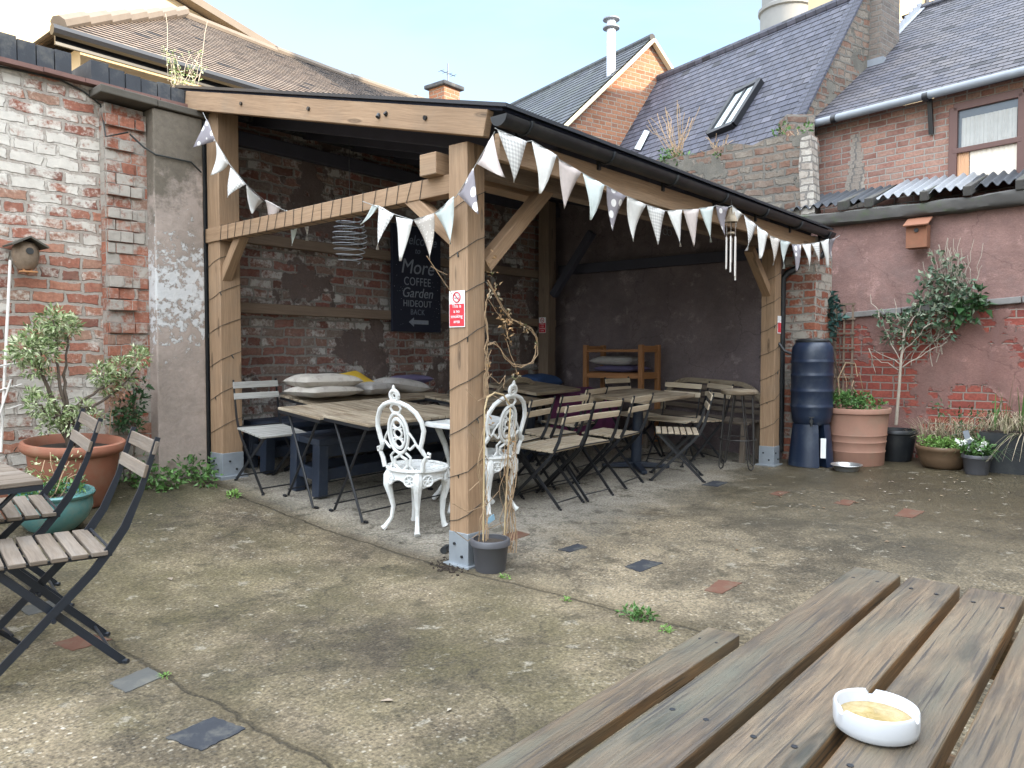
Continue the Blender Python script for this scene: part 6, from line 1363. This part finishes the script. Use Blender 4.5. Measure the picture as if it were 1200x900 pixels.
mb.build('fronds', M['leaf_bright'], o)
for (px, py, r, lab) in ((8, 604, .09, 'small bright orange pot at the left edge behind the folding table'), (24, 606, .085, 'small bright orange pot beside the teal bowl')):
    e, l = gp(px, py); pot('orange_pot', lab, e, l + .05, potprof(r * .75, r, .16, .006, .03), 'orange_plastic', (r * .88, .135), 28, group='small orange pots')
o = yard('spiky_plant', 'blue-grey spiky plant at the left edge by the cane', 'plant', *gp(5, 570), .3); e, l = gp(5, 570); mb = MB(); blades(mb, (e, l, g(e, l) + .12), 26, .34, .26, .016, .5); mb.build('blades', M['leaf_bluegreen'], o)
mb = MB()
w = plant('wall_weeds', 'green weeds growing along the foot of the cement pilaster and left post', 'weeds', (-.4, 2.8, g(-.4, 2.8)))
for x, y, r in ((180, 548, .08), (190, 560, .09), (205, 556, .07), (215, 562, .08), (228, 566, .08), (172, 572, .08), (186, 574, .07), (200, 574, .06), (240, 560, .08), (250, 552, .07), (245, 570, .07), (160, 562, .09), (152, 570, .08), (140, 560, .10), (128, 566, .09), (196, 540, .05), (212, 548, .06), (176, 532, .06), (160, 545, .08), (240, 545, .06), (170, 556, .08), (222, 556, .07)):
    e, l = gp(x, y); puff(mb, (e, l + .02, g(e, l) + r * 1.0), r * 1.5, 60, .05, .028)
mb.build('foliage', M['leaf_weed'], w)
def tuft(label, x, y, r, n, mat='leaf_bright', group='green tufts in the yard joint'):
    e, l = gp(x, y); o = plant('weed_tuft', label, 'weed', (e, l, g(e, l))); o['group'] = group; mb = MB()
    for k in range(max(1, n // 22)): puff(mb, (e + random.uniform(-r, r) * .3, l + random.uniform(-r, r), g(e, l) + r * .22), r * .5, 22, r * .38, r * .15, .55)
    blades(mb, (e, l, g(e, l)), 16, r * .8, r * .7, .005, .9); mb.build('leaves', M[mat], o)
tuft('bright green tuft at the foot of the left folding chair', 278, 583, .09, 80)
tuft('largest green tuft in the joint, nearer the picnic bench of the two big ones', 784, 741, .045, 60)
tuft('mossy green clump in the joint between the post and the picnic bench', 746, 723, .09, 120, 'leaf_weed')
tuft('tiny green tuft in the joint, half way from the pot to the mossy clump', 663, 704, .045, 40)
tuft('small green tuft right beside the pot of the dead climber', 588, 677, .05, 40)
tuft('tiny green tuft in the joint by the grey slab', 190, 793, .035, 30)
tuft('small tuft under the end of the picnic bench', 846, 765, .04, 30)

# weeds on wall tops
o = plant('wall_top_weed', 'spindly grey-green weed growing out of the coping above the pilaster', 'weed', (-.2, 3.2, 3.4)); mb = MB(); tb = MB()
for k in range(26):
    a = pl(random.uniform(200, 232), random.uniform(100, 112), l=3.2); b = pl(random.uniform(196, 238), random.uniform(62, 98), l=3.2); tb.tube(wig(a, b, 4, .012), .0022, 4); puff(mb, b, .025, 5, .028, .012); puff(mb, a.lerp(b, .6), .025, 4, .028, .012)
for (x0_, y0_, x1_, y1_) in ((197, 95, 194, 16), (233, 95, 243, 25)): tb.tube(wig(pl(x0_, y0_, l=3.25), pl(x1_, y1_, l=3.3), 6, .012), .0028, 4)
puff(mb, pl(195, 62, l=3.25), .05, 30, .02, .01); tb.build('stem', M['pale_bark'], o, True); mb.build('foliage', M['leaf_var'], o)
def drywall_weed(label, x, y, h, n, sp, greens):
    c = pl(x, y, e=6.1); o = plant('wall_top_weed', label, 'weed', tuple(c)); tb = MB()
    for k in range(n): tb.tube(wig(c + Vector((0, random.uniform(-.12, .12), -.02)), c + Vector((random.uniform(-.2, .2), random.uniform(-sp, sp), h * random.uniform(.4, 1.05))), 5, .02), .004, 4)
    tb.build('stem', M['dead_stem'], o, True); mb = MB()
    for k in range(greens): puff(mb, c + Vector((random.uniform(-.1, .1), random.uniform(-.2, .2), random.uniform(-.05, .12))), .07, 18, .06, .03)
    mb.build('foliage', M['leaf_weed'], o)
drywall_weed('tall dry stems and green leaves sprouting from the left of the rubble wall top', 794, 186, .75, 26, .42, 12)
drywall_weed('low dry grass tuft hanging in the middle of the rubble wall top', 842, 186, .28, 22, .2, 3)
drywall_weed('small green weed at the gutter corner on top of the rubble wall', 925, 158, .10, 5, .08, 3)

# the dead climber on the middle post
pot('plant_pot', 'dark grey plastic pot at the foot of the middle post holding a dead climber', -.02, -.20, potprof(.085, .108, .185, .008, .035), 'pot_grey', (.1, .16))
o = yard('dead_climber', 'dead twining climber on bamboo canes climbing the middle post in a loop', 'climber', -.02, -.2, .16); PV = lambda x, y, l=-.17: pl(x, y, l=l); mb = MB()
for a, b in (((566, 650), (568, 480)), ((590, 650), (598, 478))): mb.tube([PV(*a), PV(*b)], .0055, 6)
hp = [PV(568, 480), PV(571, 466), PV(580, 460), PV(590, 463), PV(597, 474)]; mb.tube(hp, .0055, 6); mb.build('cane', M['cane'], o, True); mb = MB()
for k in range(22):
    x = random.choice((566, 568, 592, 595, 598, 600)); y = 648; P = []; ph = random.uniform(0, 6); ym = random.uniform(465, 560)
    while y > ym: P.append(PV(x + 5 * math.sin(ph + y * .05) + random.uniform(-2, 2), y, -.17 + .03 * math.cos(ph + y * .05))); y -= 13
    if len(P) > 2: mb.tube(P, random.uniform(.0014, .003), 4)
for k in range(10): mb.tube([PV(570 + random.uniform(-3, 3), 480 - i * 14 + random.uniform(-3, 3), -.10) for i in range(1, 3 + k % 8)] + [PV(572 + 4 * math.sin(k), 480 - 14 * (3 + k % 8), -.09)], .0028, 4)
loop = [(572, 330), (580, 345), (590, 362), (598, 372), (612, 380), (622, 386), (629, 398), (629, 415), (623, 425), (612, 430), (602, 428), (592, 418), (586, 408), (580, 402), (572, 403)]
for k in range(3): mb.tube([PV(x + random.uniform(-2, 2), y + random.uniform(-2, 2), -.12) for x, y in loop], .0024, 5)
for pts in ([(572, 350), (582, 366), (592, 378), (594, 392), (600, 405)], [(500, 300), (510, 315), (520, 330), (530, 345)], [(505, 312), (515, 318), (524, 322)], [(574, 440), (585, 450), (592, 440), (590, 455)], [(594, 400), (598, 415), (604, 428), (606, 440)], [(548, 500), (560, 520), (572, 540), (566, 560), (550, 575)], [(530, 590), (548, 600), (570, 592), (585, 575)], [(532, 622), (548, 634), (566, 622), (590, 612)], [(545, 455), (560, 470), (575, 462), (590, 470)]): mb.tube([PV(x, y, -.11) for x, y in pts], .0022, 5)
mb.build('stems', M['dead_stem'], o, True); mb = MB()
for x, y, n, r in ((592, 372, 26, .05), (594, 385, 24, .05), (598, 398, 14, .04), (576, 340, 10, .04), (576, 318, 8, .04), (584, 335, 6, .03), (610, 382, 6, .02), (619, 388, 4, .02), (628, 402, 5, .02), (574, 432, 8, .03), (604, 440, 5, .02), (572, 300, 8, .04), (584, 365, 10, .04), (590, 640, 10, .05), (575, 500, 10, .05), (596, 520, 8, .05), (592, 560, 8, .05)): puff(mb, PV(x, y, -.12), r, max(2, int(n * .65)), .03, .014)
mb.build('dry_leaves', M['leaf_dry'], o); mb = MB()
for x, y in ((577, 322), (580, 336), (586, 348), (596, 366), (613, 381), (617, 386), (628, 404), (603, 442), (607, 442), (575, 345)): puff(mb, PV(x, y, -.12), .012, 6, .022, .016)
mb.build('seed_heads', M['straw'], o)

# fallen leaves
o = empty('leaf_litter', 'fallen pale and brown leaves scattered over the damp yard by the pots', 'fallen leaves', W(4.5, -1.2, .1), (0, 0, AZ), (4.5, -1.2, .1)); mb = MB()
for k in range(84):
    if k < 56: e, l = gp(random.uniform(900, 1200), 548 + abs(random.gauss(0, 22)))
    elif k < 62: e, l = gp(random.uniform(60, 700), random.uniform(600, 890))
    else: e, l = gp(random.uniform(640, 1150), random.uniform(570, 660))
    mb.leaf((e, l, g(e, l) + .006), (random.uniform(-1, 1), random.uniform(-1, 1), .03), (0, 0, 1), random.uniform(.025, .055), random.uniform(.014, .032), fold=.06)
lo = mb.build('leaves', M['litter'], o); o['kind'] = 'stuff'; lo['kind'] = 'stuff'

o = yard('spilt_soil', 'dark spilt soil and twigs on the concrete before the foot of the middle post', 'spilt soil', -.25, .02, 0); o['kind'] = 'stuff'; mb = MB()
for k in range(150):
    e, l = gp(random.gauss(528, 9), random.gauss(664, 4)); r = random.uniform(.003, .010); p = Vector((e, l, g(e, l) + r * .4)); d = rdir(); mb.tube([p - d * r, p + d * r], r * .6, 5)
k = mb.build('crumbs', M['soil'], o); k['kind'] = 'stuff'
e, l = gp(519, 647); o = yard('hose_stub', 'short stub of black pipe lying beside the foot of the middle post', 'pipe', e, l, g(e, l)); mb = MB(); mb.tube([(e - .03, l - .035, .03), (e + .04, l + .0, .03)], .022, 12); mb.build('pipe', M['black_plastic'], o, True)
